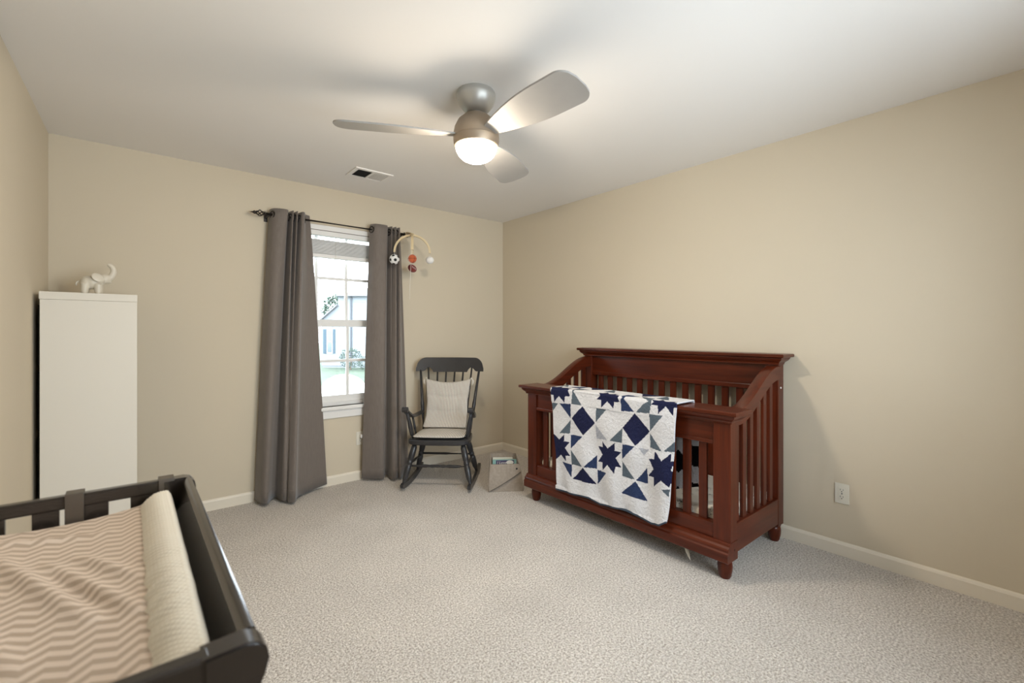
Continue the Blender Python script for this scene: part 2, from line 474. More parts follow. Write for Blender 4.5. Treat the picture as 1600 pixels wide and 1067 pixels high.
mesh_obj('glass_bowl', lathe(BM(), c, [(.1015, 2.170), (.097, 2.150), (.086, 2.130), (.068, 2.113), (.045, 2.102), (.02, 2.0965), (0, 2.096)], 48), M['bowl'], fan, smooth=True)
def blade_mesh():
    bm = BM(); n = 60; rows = []
    for i in range(n+1):
        r = .10+(.665-.10)*i/n; t = i/n
        wl = .035+.062*math.sin(min(1, t*1.5)*PI/2)           # widening from the root
        e = 1 if t < .88 else math.sqrt(max(0, 1-((t-.88)/.12)**2))*.7+.3
        a, b = -wl*e, wl*e*1.0
        row = []
        for s_, zz in ((a, .004), (b, .004), (b, -.004), (a, -.004)):
            row.append(bm.verts.new((r, s_*math.cos(.24), -s_*math.sin(.24)+zz)))
        rows.append(row)
    for A, B in zip(rows, rows[1:]):
        for k in range(4): bm.faces.new((A[k], A[(k+1) % 4], B[(k+1) % 4], B[k]))
    bm.faces.new(rows[0]); bm.faces.new(rows[-1])
    return bm
for ang in (152, 32, 272):
    bm = blade_mesh()
    bm.transform(Matrix.Translation((FX, FY, 2.225)) @ Matrix.Rotation(math.radians(ang), 4, 'Z'))
    mesh_obj('blade', bm, M['blade'], fan)

# ================================================================== crib
crib = thing('crib', 'dark cherry wood convertible crib with tall back and curved side rails', 'crib', (-.41, -2.02, 0))
FXF, FXB = -.775, -.70                              # front posts
YL, YR = -1.27, -2.79
def crown(bm, x0, x1, y0, y1, z, prof):
    """moulding that runs round a plan rectangle; prof = (overhang, height under z)"""
    rings = [[bm.verts.new(p) for p in ((x0-o, y0-o, z-h), (x1+o, y0-o, z-h), (x1+o, y1+o, z-h), (x0-o, y1+o, z-h))] for o, h in prof]
    for A, B in zip(rings, rings[1:]):
        for k in range(4): bm.faces.new((A[k], A[(k+1) % 4], B[(k+1) % 4], B[k]))
    bm.faces.new(rings[0]); bm.faces.new(list(reversed(rings[-1])))
    return bm
cap_prof = [(.046, 0), (.050, .003), (.050, .017), (.046, .020), (.034, .022), (.033, .030), (.026, .040), (.014, .050), (.010, .058), (.010, .064), (.001, .066)]
# front
mesh_obj('front_cap', crown(BM(), FXF, FXB+.02, YR, YL, .862, cap_prof), M['woody'], crib)
for y0, y1 in ((YR, YR+.09), (YL-.09, YL)):
    boxo('post', M['woodz'], crib, FXF, FXB, y0, y1, .10, .797, bev=.004)
bm = box(BM(), FXF+.012, FXB-.012, YR+.09, YL-.09, .70, .797); box(bm, FXF+.004, FXB-.006, YR+.09, YL-.09, .68, .70, bev=.003)
mesh_obj('front_rail', bm, M['woody'], crib)
boxo('bottom_rail', M['woody'], crib, FXF+.008, FXB-.01, YR+.09, YL-.09, .19, .272, bev=.004)
base_prof = [(.002, 0), (.010, .004), (.014, .014), (.024, .022), (.028, .030), (.028, .040), (.036, .046), (.036, .088), (.030, .094)]
mesh_obj('base_moulding', prism(BM(), [(FXF-o_, .197-h_) for o_, h_ in base_prof]+[(FXB, .103), (FXB, .197)], 1, YR-.003, YL+.003), M['woody'], crib)
def slats(n, a0, a1, place, z0, z1f, w=.045):
    g = (abs(a1-a0)-n*w)/(n+1)
    for k in range(n):
        c_ = min(a0, a1)+g*(k+1)+w*k+w/2
        place(c_, w, z0, z1f(c_) if callable(z1f) else z1f)
slats(14, YR+.09, YL-.09, lambda c_, w, z0, z1: boxo('slat', M['woodz'], crib, FXF+.028, FXF+.046, c_-w/2, c_+w/2, z0, z1, bev=.003), .265, .69)
# back panel
XB0, XB1 = -.125, -.045
BYL, BYR = -1.265, -2.775
mesh_obj('back_cap', crown(BM(), XB0, XB1-.012, BYR+.005, BYL-.005, 1.128, cap_prof), M['woody'], crib)
for y0, y1 in ((BYR, BYR+.075), (BYL-.075, BYL)):
    boxo('post', M['woodz'], crib, XB0, XB1, y0, y1, .10, 1.066, bev=.004)
bm = box(BM(), XB0+.02, XB1-.015, BYR+.075, BYL-.075, .93, 1.066); box(bm, XB0+.012, XB1-.012, BYR+.075, BYL-.075, .905, .935, bev=.004)
mesh_obj('back_panel', bm, M['woody'], crib)
boxo('bottom_rail', M['woody'], crib, XB0+.012, XB1-.012, BYR+.075, BYL-.075, .12, .27, bev=.004)
slats(14, BYR+.075, BYL-.075, lambda c_, w, z0, z1: boxo('slat', M['woodz'], crib, XB0+.03, XB0+.048, c_-w/2, c_+w/2, z0, z1, bev=.003), .262, .915)
# sides: S-curved top rail, slats, bottom rail
def zt(x):
    t = (x-(FXB-.01))/(XB0+.01-(FXB-.01)); t = max(0, min(1, (t-.10)/.86))
    return .858+(1.058-.858)*(t*t*(3-2*t))
for sgn, yo in ((1, YR+.008), (-1, YL-.008)):
    ya, yb = sorted((yo, yo+sgn*.06))
    bm = BM(); rows = []
    for i in range(25):
        x = FXB-.03+(XB0+.02-FXB+.03)*i/24; z = zt(x)
        rows.append([bm.verts.new(p) for p in ((x, ya, z-.082), (x, ya, z-.004), (x, ya+.006, z), (x, yb-.006, z), (x, yb, z-.004), (x, yb, z-.082))])
    for A, B in zip(rows, rows[1:]):
        for k in range(6): bm.faces.new((A[k], A[(k+1) % 6], B[(k+1) % 6], B[k]))
    bm.faces.new(rows[0]); bm.faces.new(rows[-1])
    mesh_obj('side_rail', bm, M['woodx'], crib, smooth=True, auto=35)
    yc = (ya+yb)/2
    boxo('side_bottom_rail', M['woodx'], crib, FXB, XB0, yc-.022, yc+.022, .115, .265, bev=.004)
    slats(6, FXB, XB0, lambda c_, w, z0, z1: boxo('slat', M['woodz'], crib, c_-w/2, c_+w/2, yc-.009, yc+.009, z0, z1, bev=.003), .26, lambda c_: zt(c_)-.06, .043)
for x, y, r in ((-.737, YR+.045, .034), (-.737, YL-.055, .034), (-.085, BYR+.038, .034), (-.085, BYL-.038, .034)):
    foot = [(0, 0), (r*.70, 0), (r*.88, .012), (r*1.05, .045), (r*1.08, .068), (r*1.0, .084), (r*.90, .089), (r*1.05, .093), (r*1.05, .105), (0, .105)]
    mesh_obj('foot', lathe(BM(), (x, y, 0), foot, 20), M['woodz'], crib, smooth=True, auto=45)
for x, z in ((-.09, .925), (-.735, .155)):
    bm = BM(); bmesh.ops.create_cone(bm, cap_ends=True, segments=14, radius1=.006, radius2=.006, depth=.004,
        matrix=Matrix.Translation((x, (BYR if x > -.5 else YR)-.001, z)) @ Matrix.Rotation(PI/2, 4, 'X'))
    mesh_obj('bolt_cap', bm, M['white'] if x > -.5 else M['dark'], crib)
# mattress and the strap under the crib
mt = thing('crib_mattress', 'crib mattress in white sheet with small dark animal drawings', 'mattress', (-.42, -2.02, .17))
mesh_obj('mattress_body', box(BM(), FXF+.06, XB0+.02, YR+.075, YL-.075, .17, .31, bev=.03, seg=4), M['sheet'], mt, smooth=True)
bm = BM(); tube(bm, [(-.66, -2.46, .125), (-.70, -2.50, .09), (-.735, -2.535, .045), (-.755, -2.56, .018)], [.004, .014, .010, .002], 6)
for q in bm.verts: q.co.x = -.70+(q.co.x+.70)*.8
tag(mesh_obj('loose_strap', bm, M['sheet']), 'loose white fabric strip hanging below the crib onto carpet', 'strap')

# ------------------------------------------------------------------ quilt
QP=[
('N',[(-1.579,0.825),(-1.606,0.825),(-1.607,0.775),(-1.657,0.824),(-1.707,0.784),(-1.714,0.827),(-1.760,0.832),(-1.737,0.878),(-1.663,0.896),(-1.593,0.876),(-1.579,0.847)]),
('G',[(-1.781,0.876),(-1.862,0.783),(-1.771,0.784)]),
('G',[(-1.580,0.768),(-1.647,0.773),(-1.587,0.715)]),
('M',[(-1.659,0.774),(-1.766,0.782),(-1.757,0.683)]),
('N',[(-1.867,0.778),(-1.964,0.685),(-1.865,0.589),(-1.765,0.686)]),
('G',[(-1.976,0.783),(-2.057,0.783),(-1.971,0.689)]),
('G',[(-1.755,0.673),(-1.746,0.580),(-1.652,0.568)]),
('M',[(-1.757,0.575),(-1.862,0.582),(-1.757,0.481)]),
('L',[(-1.969,0.674),(-2.062,0.595),(-1.969,0.586)]),
('G',[(-2.177,0.688),(-2.176,0.599),(-2.078,0.593)]),
('N',[(-1.982,0.837),(-2.021,0.835),(-2.019,0.790),(-2.067,0.833),(-2.114,0.794),(-2.117,0.836),(-2.161,0.840),(-2.140,0.885),(-2.097,0.900),(-2.037,0.890)]),
('N',[(-1.573,0.559),(-1.603,0.549),(-1.647,0.523),(-1.697,0.565),(-1.697,0.520),(-1.748,0.525),(-1.703,0.477),(-1.751,0.432),(-1.707,0.425),(-1.705,0.387),(-1.650,0.418),(-1.586,0.363)]),
('N',[(-2.169,0.542),(-2.121,0.495),(-2.161,0.446),(-2.118,0.441),(-2.114,0.397),(-2.060,0.439),(-2.016,0.396),(-2.016,0.445),(-1.976,0.441),(-2.014,0.493),(-1.977,0.539),(-2.019,0.541),(-2.019,0.580),(-2.062,0.543),(-2.122,0.589),(-2.116,0.540)]),
('G',[(-1.760,0.473),(-1.859,0.386),(-1.760,0.377)]),
('M',[(-1.663,0.372),(-1.760,0.377),(-1.760,0.289)]),
('M',[(-1.969,0.481),(-1.968,0.394),(-1.873,0.387)]),
('N',[(-1.865,0.381),(-1.961,0.291),(-1.768,0.282)]),
('M',[(-1.970,0.388),(-2.051,0.387),(-1.968,0.296)]),
('M',[(-2.185,0.876),(-2.261,0.795),(-2.169,0.788),(-2.169,0.855)]),
('G',[(-2.382,0.881),(-2.366,0.800),(-2.273,0.794),(-2.326,0.848)]),
('N',[(-2.265,0.789),(-2.359,0.695),(-2.264,0.597),(-2.177,0.689)]),
('G',[(-2.364,0.795),(-2.451,0.799),(-2.362,0.698)]),
('G',[(-2.360,0.687),(-2.439,0.597),(-2.360,0.604)]),
('G',[(-2.524,0.674),(-2.519,0.609),(-2.448,0.601)]),
('M',[(-2.178,0.592),(-2.263,0.594),(-2.170,0.499)]),
('L',[(-2.283,0.589),(-2.352,0.590),(-2.317,0.550)]),
('N',[(-2.373,0.851),(-2.414,0.882),(-2.468,0.900),(-2.549,0.901),(-2.545,0.855),(-2.513,0.849),(-2.511,0.806),(-2.466,0.851),(-2.421,0.805),(-2.419,0.851)]),
('N',[(-2.394,0.592),(-2.437,0.545),(-2.492,0.598),(-2.492,0.555),(-2.512,0.560),(-2.493,0.505),(-2.512,0.499),(-2.504,0.463),(-2.483,0.411),(-2.437,0.439),(-2.382,0.388),(-2.385,0.442),(-2.342,0.439),(-2.385,0.488),(-2.350,0.539),(-2.389,0.544)]),
('G',[(-2.169,0.488),(-2.257,0.396),(-2.169,0.398)]),
('M',[(-2.338,0.485),(-2.336,0.389),(-2.261,0.393)]),
('M',[(-2.259,0.387),(-2.331,0.286),(-2.162,0.296)]),
('G',[(-2.437,0.389),(-2.487,0.402),(-2.479,0.357)]),
]
HEM=[(-1.604,0.168),(-1.679,0.174),(-1.805,0.180),(-1.902,0.189),(-1.999,0.176),(-2.086,0.185),(-2.192,0.193),(-2.292,0.185),(-2.368,0.172),(-2.423,0.182),(-2.463,0.211)]
CLB=[(-2.375,-0.028),(-2.356,-0.161),(-2.325,-0.187),(-2.276,-0.096),(-2.242,-0.076),(-2.227,-0.184),(-2.205,-0.211),(-2.194,-0.203),(-2.194,-0.250),(-2.159,-0.272),(-2.111,-0.169),(-1.984,-0.086),(-1.852,-0.020)]
CRB=[(-1.578,-0.063),(-1.512,-0.129),(-1.439,-0.180),(-1.396,-0.100),(-1.372,-0.106),(-1.376,-0.156),(-1.385,-0.246),(-1.359,-0.258),(-1.329,-0.226),(-1.321,-0.264),(-1.248,-0.198),(-1.202,-0.170)]

PC = {'N': (0.108, 0.125, 0.255), 'M': (0.17, 0.225, 0.36), 'G': (0.34, 0.39, 0.43), 'L': (0.66, 0.67, 0.71), 'W': (0.86, 0.86, 0.87), 'K': (0.02, 0.024, 0.045), 'B': (0.25, 0.29, 0.34)}
def inside(poly, y, z):
    r = False; j = len(poly)-1
    for i in range(len(poly)):
        (a, b), (c_, d) = poly[i], poly[j]
        if (b > z) != (d > z) and y < (c_-a)*(z-b)/(d-b)+a: r = not r
        j = i
    return r
QB = [(c_, p, min(a for a, _ in p), max(a for a, _ in p), min(b for _, b in p), max(b for _, b in p)) for c_, p in QP]
def patch(y, z):
    if z > .868: z = 2*.868-z                          # blocks mirror about the fold on top of the rail
    for c_, p, a, b, d, e in QB:
        if a <= y <= b and d <= z <= e and inside(p, y, z): return c_
    return 'W'
HEMS = sorted(HEM)
def build_quilt():
    nu, nf, nt_, nb = 250, 190, 40, 70
    bm = BM(); lay = bm.loops.layers.color.new('patch')
    rows = []; info = []
    ZT = .874
    for j in range(nf+nt_+nb+1):
        row = []; inf = []
        for i in range(nu+1):
            u = i/nu                                   # 0 = end near the corner, 1 = end near the camera
            if j <= nf:
                v = j/nf                               # 0 hem, 1 top
                yl = -1.610+(-1.577+1.610)*v; yr = -2.468+(-2.530+2.468)*v**.8
                y = yl+(yr-yl)*u
                zh = interp(HEMS, y); z = zh+(ZT-.012-zh)*v
                hang = (1-v)
                x = -.834+.022*hang**.7 + hang*(.012*math.sin(u*17+.6)+.008*math.sin(u*31+v*3)) - .004*math.sin(v*14+u*9)
                x = min(x, -.8305 if z > .78 else -.818 if z < .20 else -.790)
                inf.append((y, z))
            elif j <= nf+nt_:
                t = (j-nf)/nt_; a = t*PI
                y = -1.577+(-2.530+1.577)*u
                xc = -.740; rx = .094
                x = xc-rx*math.cos(a); z = ZT-.012+.012*min(1, math.sin(a)*4)
                x = max(xc-rx, min(xc+rx, x)); inf.append((y, ZT-.012+.2*t))
            else:
                t = (j-nf-nt_)/nb
                y = -1.577+(-2.555+1.577)*u
                x = -.646+.012*math.sin(u*13)*t; z = ZT-.012-t*(.50-.05*math.sin(u*7)); inf.append((y, -1+z))
            row.append(bm.verts.new((x, y, z)))
        rows.append(row); info.append(inf)
    for j in range(len(rows)-1):
        for i in range(nu):
            f = bm.faces.new((rows[j][i], rows[j][i+1], rows[j+1][i+1], rows[j+1][i]))
            y = (info[j][i][0]+info[j+1][i+1][0])/2; z = (info[j][i][1]+info[j+1][i+1][1])/2
            if j < 3: k = 'B'
            elif z > 0: k = patch(y, z)
            else:                                      # the half that hangs inside the crib
                p, q = ((y+5) % .205)/.205, ((z+5) % .21)/.21
                k = 'K' if (abs(p-.5)+abs(q-.5) < .32 or (abs(p-.5) > .38 and q > .45)) else 'W'
            col = PC[k]
            for l in f.loops: l[lay] = (*col, 1)
            f.smooth = True
    me = bpy.data.meshes.new('patchwork_quilt'); bm.to_mesh(me); bm.free()
    o = bpy.data.objects.new('patchwork_quilt', me); COL.objects.link(o); me.materials.append(M['quilt'])
    solid(o, .007)
    return tag(o, 'white patchwork quilt with navy and grey stars draped over crib rail', 'quilt')
build_quilt()

# ================================================================== curtains, rod, blind
RODY, RODZ = -.095, 2.132
CLT = [(-2.278, -.050), (-2.262, -.110), (-2.215, -.138), (-2.172, -.128), (-2.152, -.052), (-2.134, -.132), (-2.117, -.056), (-2.104, -.134), (-2.088, -.054), (-2.070, -.135), (-2.052, -.128), (-2.035, -.075), (-1.995, -.048)]
CRT = [(-1.510, -.075), (-1.480, -.135), (-1.405, -.140), (-1.375, -.125), (-1.355, -.055), (-1.335, -.132), (-1.318, -.056), (-1.300, -.134), (-1.283, -.056), (-1.265, -.132), (-1.245, -.060), (-1.225, -.050)]
def curtain(name, label, top, bot):
    nu, nv = 170, 46
    a, b = crom(top, nu+1), crom(bot, nu+1)
    root = thing(name, label, 'curtain', (sum(p[0] for p in bot)/len(bot), -.1, 0), group=None)
    bm = BM(); rows = []
    zb, ztp = .022, 2.178
    for j in range(nv+1):
        t = j/nv; e = (1-t)                             # 1 at hem
        e = e**.85
        rows.append([bm.verts.new((a[i][0]+(b[i][0]-a[i][0])*e, min(-.02, a[i][1]+(b[i][1]-a[i][1])*e), zb+(ztp-zb)*t)) for i in range(nu+1)])
    for A, B in zip(rows, rows[1:]):
        for k in range(nu): bm.faces.new((A[k], A[k+1], B[k+1], B[k]))
    solid(mesh_obj('cloth', bm, M['curtain'], root, smooth=True), .004)
    # stitched hem band
    bm = BM(); rows = []
    for z in (.024, .105, .107):
        e = (1-(z-zb)/(ztp-zb))**.85
        rows.append([bm.verts.new((a[i][0]+(b[i][0]-a[i][0])*e, min(-.023, a[i][1]+(b[i][1]-a[i][1])*e-.003), z)) for i in range(nu+1)])
    for A, B in zip(rows, rows[1:]):
        for k in range(nu): bm.faces.new((A[k], A[k+1], B[k+1], B[k]))
    solid(mesh_obj('hem', bm, M['curtain'], root, smooth=True), .003)
    # grommets where the cloth crosses the rod
    for i in range(nu):
        if (a[i][1]-RODY)*(a[i+1][1]-RODY) < 0:
            d = Vector((a[i+1][0]-a[i][0], a[i+1][1]-a[i][1], 0)).normalized()
            ctr = Vector((a[i][0], RODY, RODZ))
            pts = [ctr+(d*math.cos(q)+Vector((0, 0, 1))*math.sin(q))*.026 for q in [2*PI*k/20 for k in range(20)]]
            mesh_obj('grommet', tube(BM(), pts, .0065, 8, closed=True), M['bronze'], root, smooth=True)
    return root
curtain('window_curtain', 'grey grommet curtain beside the white cube shelf, flared wide at hem', CLT, CLB)
curtain('window_curtain', 'grey grommet curtain beside the black rocking chair and hanging mobile', CRT, CRB)

rod = thing('curtain_rod', 'dark bronze curtain rod with twisted cage finials above the window', 'curtain rod', (-1.77, RODY, RODZ))
mesh_obj('rod', tube(BM(), [(-2.315, RODY, RODZ), (-1.21, RODY, RODZ)], .0115, 14), M['bronze'], rod, smooth=True, auto=50)
for s, xe in ((-1, -2.315), (1, -1.21)):
    bm = BM()
    tube(bm, [(xe, RODY, RODZ), (xe+s*.006, RODY, RODZ), (xe+s*.010, RODY, RODZ)], [.0115, .020, .010], 14)
    for k in range(4):                                   # twisted cage
        pts = []
        for i in range(17):
            t = i/16; an = k*PI/2+t*PI*1.1; r = .004+.017*math.sin(t*PI)
            pts.append((xe+s*(.010+.055*t), RODY+r*math.cos(an), RODZ+r*math.sin(an)))
        tube(bm, pts, .0036, 6)
    ellipsoid(bm, (xe+s*.073, RODY, RODZ), (.012, .012, .012), 12, 8)
    tube(bm, [(xe+s*.078, RODY, RODZ), (xe+s*.110, RODY, RODZ)], [.007, .0015], 8)
    mesh_obj('finial', bm, M['bronze'], rod, smooth=True)
    bx = xe-s*.018
    bm = BM(); tube(bm, [(bx, -.002, RODZ-.012), (bx, -.06, RODZ-.016), (bx, RODY, RODZ-.012)], .005, 8)
    box(bm, bx-.012, bx+.012, -.006, -.001, RODZ-.04, RODZ+.02)
    mesh_obj('bracket', bm, M['bronze'], rod)

bl = thing('window_blind', 'white slatted blind drawn up to the top of the window', 'blind', (-1.775, .03, 2.12))
bx0, bx1 = WX0+.012, WX1-.012
boxo('headrail', M['white'], bl, bx0, bx1, .004, .040, 2.062, 2.122, bev=.002)
bm = box(BM(), bx0-.004, bx1+.004, -.012, .002, 2.045, 2.128, bev=.003)
mesh_obj('valance', bm, M['white'], bl)
boxo('valance_groove', M['clip'], bl, bx0-.004, bx1+.004, -.0135, -.012, 2.083, 2.088)
for k in range(18):
    z = 1.902+k*.0064
    boxo('slat', M['white'], bl, bx0+.004, bx1-.004, .002+.002*(k % 2), .046+.002*(k % 2), z, z+.0032)
boxo('bottom_rail', M['white'], bl, bx0+.004, bx1-.004, .002, .048, 1.868, 1.898, bev=.003)
for x in (-2.06, -1.775, -1.49):
    mesh_obj('ladder_cord', tube(BM(), [(x, -.001, 1.87), (x, -.001, 2.075)], .0018, 6), M['cord'], bl)

# ================================================================== rocking chair (local: x right, y towards the sitter's knees, z up)
CA = math.atan2(-.687, .729)
chair = thing('rocking_chair', 'black painted wooden rocking chair with spindle back and curved crest', 'chair', (-1.056, -.509, 0), CA+PI, world=False)
# local axes: +x = (-.699,.715) ; mirror so that +y faces the room
CM = M['chair']
def seat_pt(a, r=1): return (.25*a, 0)
bm = BM(); n = 40; A = []; B = []; Cc = []; D = []
for k in range(n):
    t = 2*PI*k/n; cx_, sy = math.cos(t), math.sin(t)
    sq = lambda q: math.copysign(abs(q)**.42, q)
    wx = .247+.018*sq(sy)
    x, y = wx*sq(cx_), .01+.205*sq(sy)
    A.append(bm.verts.new((x*.96, y*.96, .352))); B.append(bm.verts.new((x, y, .360)))
    Cc.append(bm.verts.new((x, y, .385))); D.append(bm.verts.new((x*.965, y*.965, .393)))
for P_, Q in ((A, B), (B, Cc), (Cc, D)):
    for k in range(n): bm.faces.new((P_[k], P_[(k+1) % n], Q[(k+1) % n], Q[k]))
bm.faces.new(A); bm.faces.new(D)
mesh_obj('seat', bm, CM, chair, smooth=True, auto=40)
# crest rail: thick curved board, scalloped lower edge
bm = BM(); n = 48; fr = []; bk = []
def crest_y(x): return -.300-.045*(1-(x/.31)**2)+.01
low = lambda x: (.905 if abs(x) > .235 else .905+.034*math.sin((abs(x)-.155)/.08*PI) if abs(x) > .155 else .897)
up = lambda x: 1.028 if abs(x) < .225 else 1.028-.105*(1-math.sqrt(max(0, 1-((abs(x)-.225)/.0835)**2)))
rows = []
for i in range(n+1):
    x = -.308+.616*i/n; y = crest_y(x)
    zl, zu = low(x), max(up(x), low(x)+.006)
    ly = lambda z: -(z-.9)*.16
    rows.append([bm.verts.new(p) for p in ((x, y+ly(zl)+.011, zl), (x, y+ly(zu)+.011, zu-.004), (x, y+ly(zu)+.005, zu), (x, y+ly(zu)-.005, zu), (x, y+ly(zu)-.011, zu-.004), (x, y+ly(zl)-.011, zl))])
for P_, Q in zip(rows, rows[1:]):
    for k in range(6): bm.faces.new((P_[k], P_[(k+1) % 6], Q[(k+1) % 6], Q[k]))
bm.faces.new(rows[0]); bm.faces.new(rows[-1])
mesh_obj('crest_rail', bm, CM, chair, smooth=True, auto=40)
for x0, x1 in ((-.205, -.268), (.205, .268)):
    bm = turned(BM(), (x0, -.165, .385), (x1, crest_y(x1), .915), [(0, .013), (.3, .0155), (.45, .0165), (.5, .014), (1, .0105)])
    mesh_obj('back_post', bm, CM, chair, smooth=True)
for x0, x1 in ((-.155, -.200), (-.093, -.119), (-.031, -.040), (.031, .040), (.093, .119), (.155, .200)):
    zc_ = .94 if abs(x1) > .16 else .905
    bm = turned(BM(), (x0, -.178, .385), (x1, crest_y(x1), zc_), [(0, .0085), (.35, .0105), (1, .0075)], 10)
    mesh_obj('spindle', bm, CM, chair, smooth=True)
for s in (-1, 1):
    # arm: scrolled board from back post to front knob
    path = crom([(s*.226, -.195, .556), (s*.245, -.10, .548), (s*.256, .03, .556), (s*.264, .13, .600), (s*.266, .185, .640)], 20)
    bm = BM(); rows = []
    for i, p in enumerate(path):
        t = i/19; hw = .017+.010*math.sin(t*PI)
        rows.append([bm.verts.new((p[0]+a*hw, p[1], p[2]+b*.012)) for a, b in ((-1, -.6), (-1, .6), (-.6, 1), (.6, 1), (1, .6), (1, -.6), (.6, -1), (-.6, -1))])
    for P_, Q in zip(rows, rows[1:]):
        for k in range(8): bm.faces.new((P_[k], P_[(k+1) % 8], Q[(k+1) % 8], Q[k]))
    bm.faces.new(rows[0]); bm.faces.new(rows[-1])
    arm = mesh_obj('arm', bm, CM, chair, smooth=True, auto=50)
    bm = tube(BM(), [(s*.266-.026, .190, .634), (s*.266-.022, .190, .634), (s*.266+.022, .190, .634), (s*.266+.026, .190, .634)], [.014, .022, .022, .014], 18)
    mesh_obj('scroll_knob', bm, CM, arm, smooth=True, auto=50)
    mesh_obj('arm_post', turned(BM(), (s*.222, .115, .385), (s*.263, .150, .612), [(0, .013), (.15, .017), (.45, .019), (.8, .014), (1, .011)]), CM, chair, smooth=True)
    mesh_obj('arm_spindle', turned(BM(), (s*.226, .0, .385), (s*.252, .02, .548), [(0, .009), (.4, .011), (1, .008)], 10), CM, chair, smooth=True)
    # legs
    fl = [(0, .015), (.04, .017), (.10, .024), (.30, .026), (.42, .0225), (.44, .0185), (.455, .022), (.53, .0225), (.545, .0185), (.56, .022), (.62, .025), (.85, .022), (.93, .014), (.97, .012), (1, .013)]
    mesh_obj('leg', turned(BM(), (s*.195, .145, .356), (s*.268, .228, .055), fl, 16), CM, chair, smooth=True)
    mesh_obj('leg', turned(BM(), (s*.185, -.115, .356), (s*.262, -.175, .045), fl, 16), CM, chair, smooth=True)
    # rocker
    bm = BM(); rows = []
    for i in range(33):
        y = .285-.63*i/32; z = .030+.26*(y+.02)**2*1.15
        hh = .021 if i not in (0, 32) else .010
        rows.append([bm.verts.new(p) for p in ((s*.266-.013, y, z-hh), (s*.266-.013, y, z+hh-.004), (s*.266-.009, y, z+hh), (s*.266+.009, y, z+hh), (s*.266+.013, y, z+hh-.004), (s*.266+.013, y, z-hh))])
    for P_, Q in zip(rows, rows[1:]):
        for k in range(6): bm.faces.new((P_[k], P_[(k+1) % 6], Q[(k+1) % 6], Q[k]))
    bm.faces.new(rows[0]); bm.faces.new(rows[-1])
    zmin = min(v_.co.z for v_ in bm.verts)
    for v_ in bm.verts: v_.co.z -= zmin
    mesh_obj('rocker', bm, CM, chair, smooth=True, auto=40)
    mesh_obj('side_stretcher', turned(BM(), (s*.236, .190, .190), (s*.228, -.145, .185), [(0, .008), (.5, .012), (1, .008)], 10), CM, chair, smooth=True)
tp = [(0, .008), (.12, .009), (.2, .0125), (.3, .0135), (.36, .010), (.40, .0125), (.46, .010), (.5, .0125), (.54, .010), (.60, .0125), (.64, .010), (.7, .0135), (.8, .0125), (.88, .009), (1, .008)]
mesh_obj('front_stretcher', turned(BM(), (-.236, .193, .185), (.236, .193, .185), tp, 12), CM, chair, smooth=True)
mesh_obj('rear_stretcher', turned(BM(), (-.212, -.14, .20), (.212, -.14, .20), [(0, .009), (.5, .010), (1, .009)], 10), CM, chair, smooth=True)

# cushions of the chair: seat pad and back pad
def pad_obj(name, label, fn, nu, nv, root):
    """closed pillow: fn(u,v,side) -> point"""
    bm = BM(); F_ = [[None]*(nv+1) for _ in range(nu+1)]; G_ = [[None]*(nv+1) for _ in range(nu+1)]
    for i in range(nu+1):
        for j in range(nv+1):
            edge = i in (0, nu) or j in (0, nv)
            F_[i][j] = bm.verts.new(fn(i/nu, j/nv, 1))
            G_[i][j] = F_[i][j] if edge else bm.verts.new(fn(i/nu, j/nv, -1))
    for i in range(nu):
        for j in range(nv):
            bm.faces.new((F_[i][j], F_[i+1][j], F_[i+1][j+1], F_[i][j+1]))
            bm.faces.new((G_[i][j], G_[i][j+1], G_[i+1][j+1], G_[i+1][j]))
    o = mesh_obj(name, bm, M['ticking'], None, smooth=True)
    o.location = chair.location; o.rotation_euler = chair.rotation_euler
    return tag(o, label, 'cushion')
def puff(u, v, p=.45): return (max(0, 16*u*(1-u)*v*(1-v)))**p
def seatpad(u, v, s):
    x = (u-.5)*(.40+.03*v); y = -.165+.36*v
    r = .06                                            # rounded plan corners
    dx, dy = max(0, abs(u-.5)-.40)/.10, max(0, abs(v-.5)-.40)/.10
    k = 1-.05*min(1, dx*dy*1.5)
    return (x*k, .015+(y-.015)*k, 0.416+s*.0215*puff(u, v))
pad_obj('seat_cushion', 'thin striped ticking seat pad lying on the rocking chair', seatpad, 40, 36, chair)
def backpad(u, v, s):
    wdt = .345+.035*v+.03*abs(v-.5)*2-.0*v
    x = (u-.5)*wdt
    zt_ = .845-.032*math.sin(u*PI)                     # sagging top edge between the ties
    z = .446+(zt_-.446)*v
    yb = -.165-.100*v+.085*max(0, 1-v/.28)**2
    tuft = 0
    for tv in (.32, .66):
        for tu in (.25, .75): tuft += math.exp(-((u-tu)**2*90+(v-tv)**2*60))
        tuft += .55*math.exp(-((v-tv)**2*700))
    th = .027*puff(u, v, .4)*(1-.38*min(1.2, tuft))
    return (x, yb+.030+s*th, z)
bp_ = pad_obj('back_cushion', 'striped ticking back cushion tied to rocking chair spindles', backpad, 44, 56, chair)
for s in (-1, 1):
    bm = BM(); x = s*.198
    tube(bm, [(x, -.240, .842), (x+s*.004, -.262, .850), (x+s*.012, -.285, .848), (x+s*.012, -.262, .842), (x, -.245, .840)], .0035, 6)
    tube(bm, [(x+s*.008, -.258, .848), (x+s*.020, -.250, .82), (x+s*.016, -.250, .785)], [.004, .005, .003], 6)
    tube(bm, [(x+s*.008, -.258, .848), (x+s*.028, -.250, .825), (x+s*.026, -.250, .80)], [.004, .005, .003], 6)
    mesh_obj('tie', bm, M['cord'], bp_)

# ================================================================== felt basket with two books
bk = thing('felt_basket', 'small grey felt storage basket with folded diagonal flap and black snap', 'basket', (-.745, -.955, 0), math.atan2(-.155, .23)-.02, world=False)
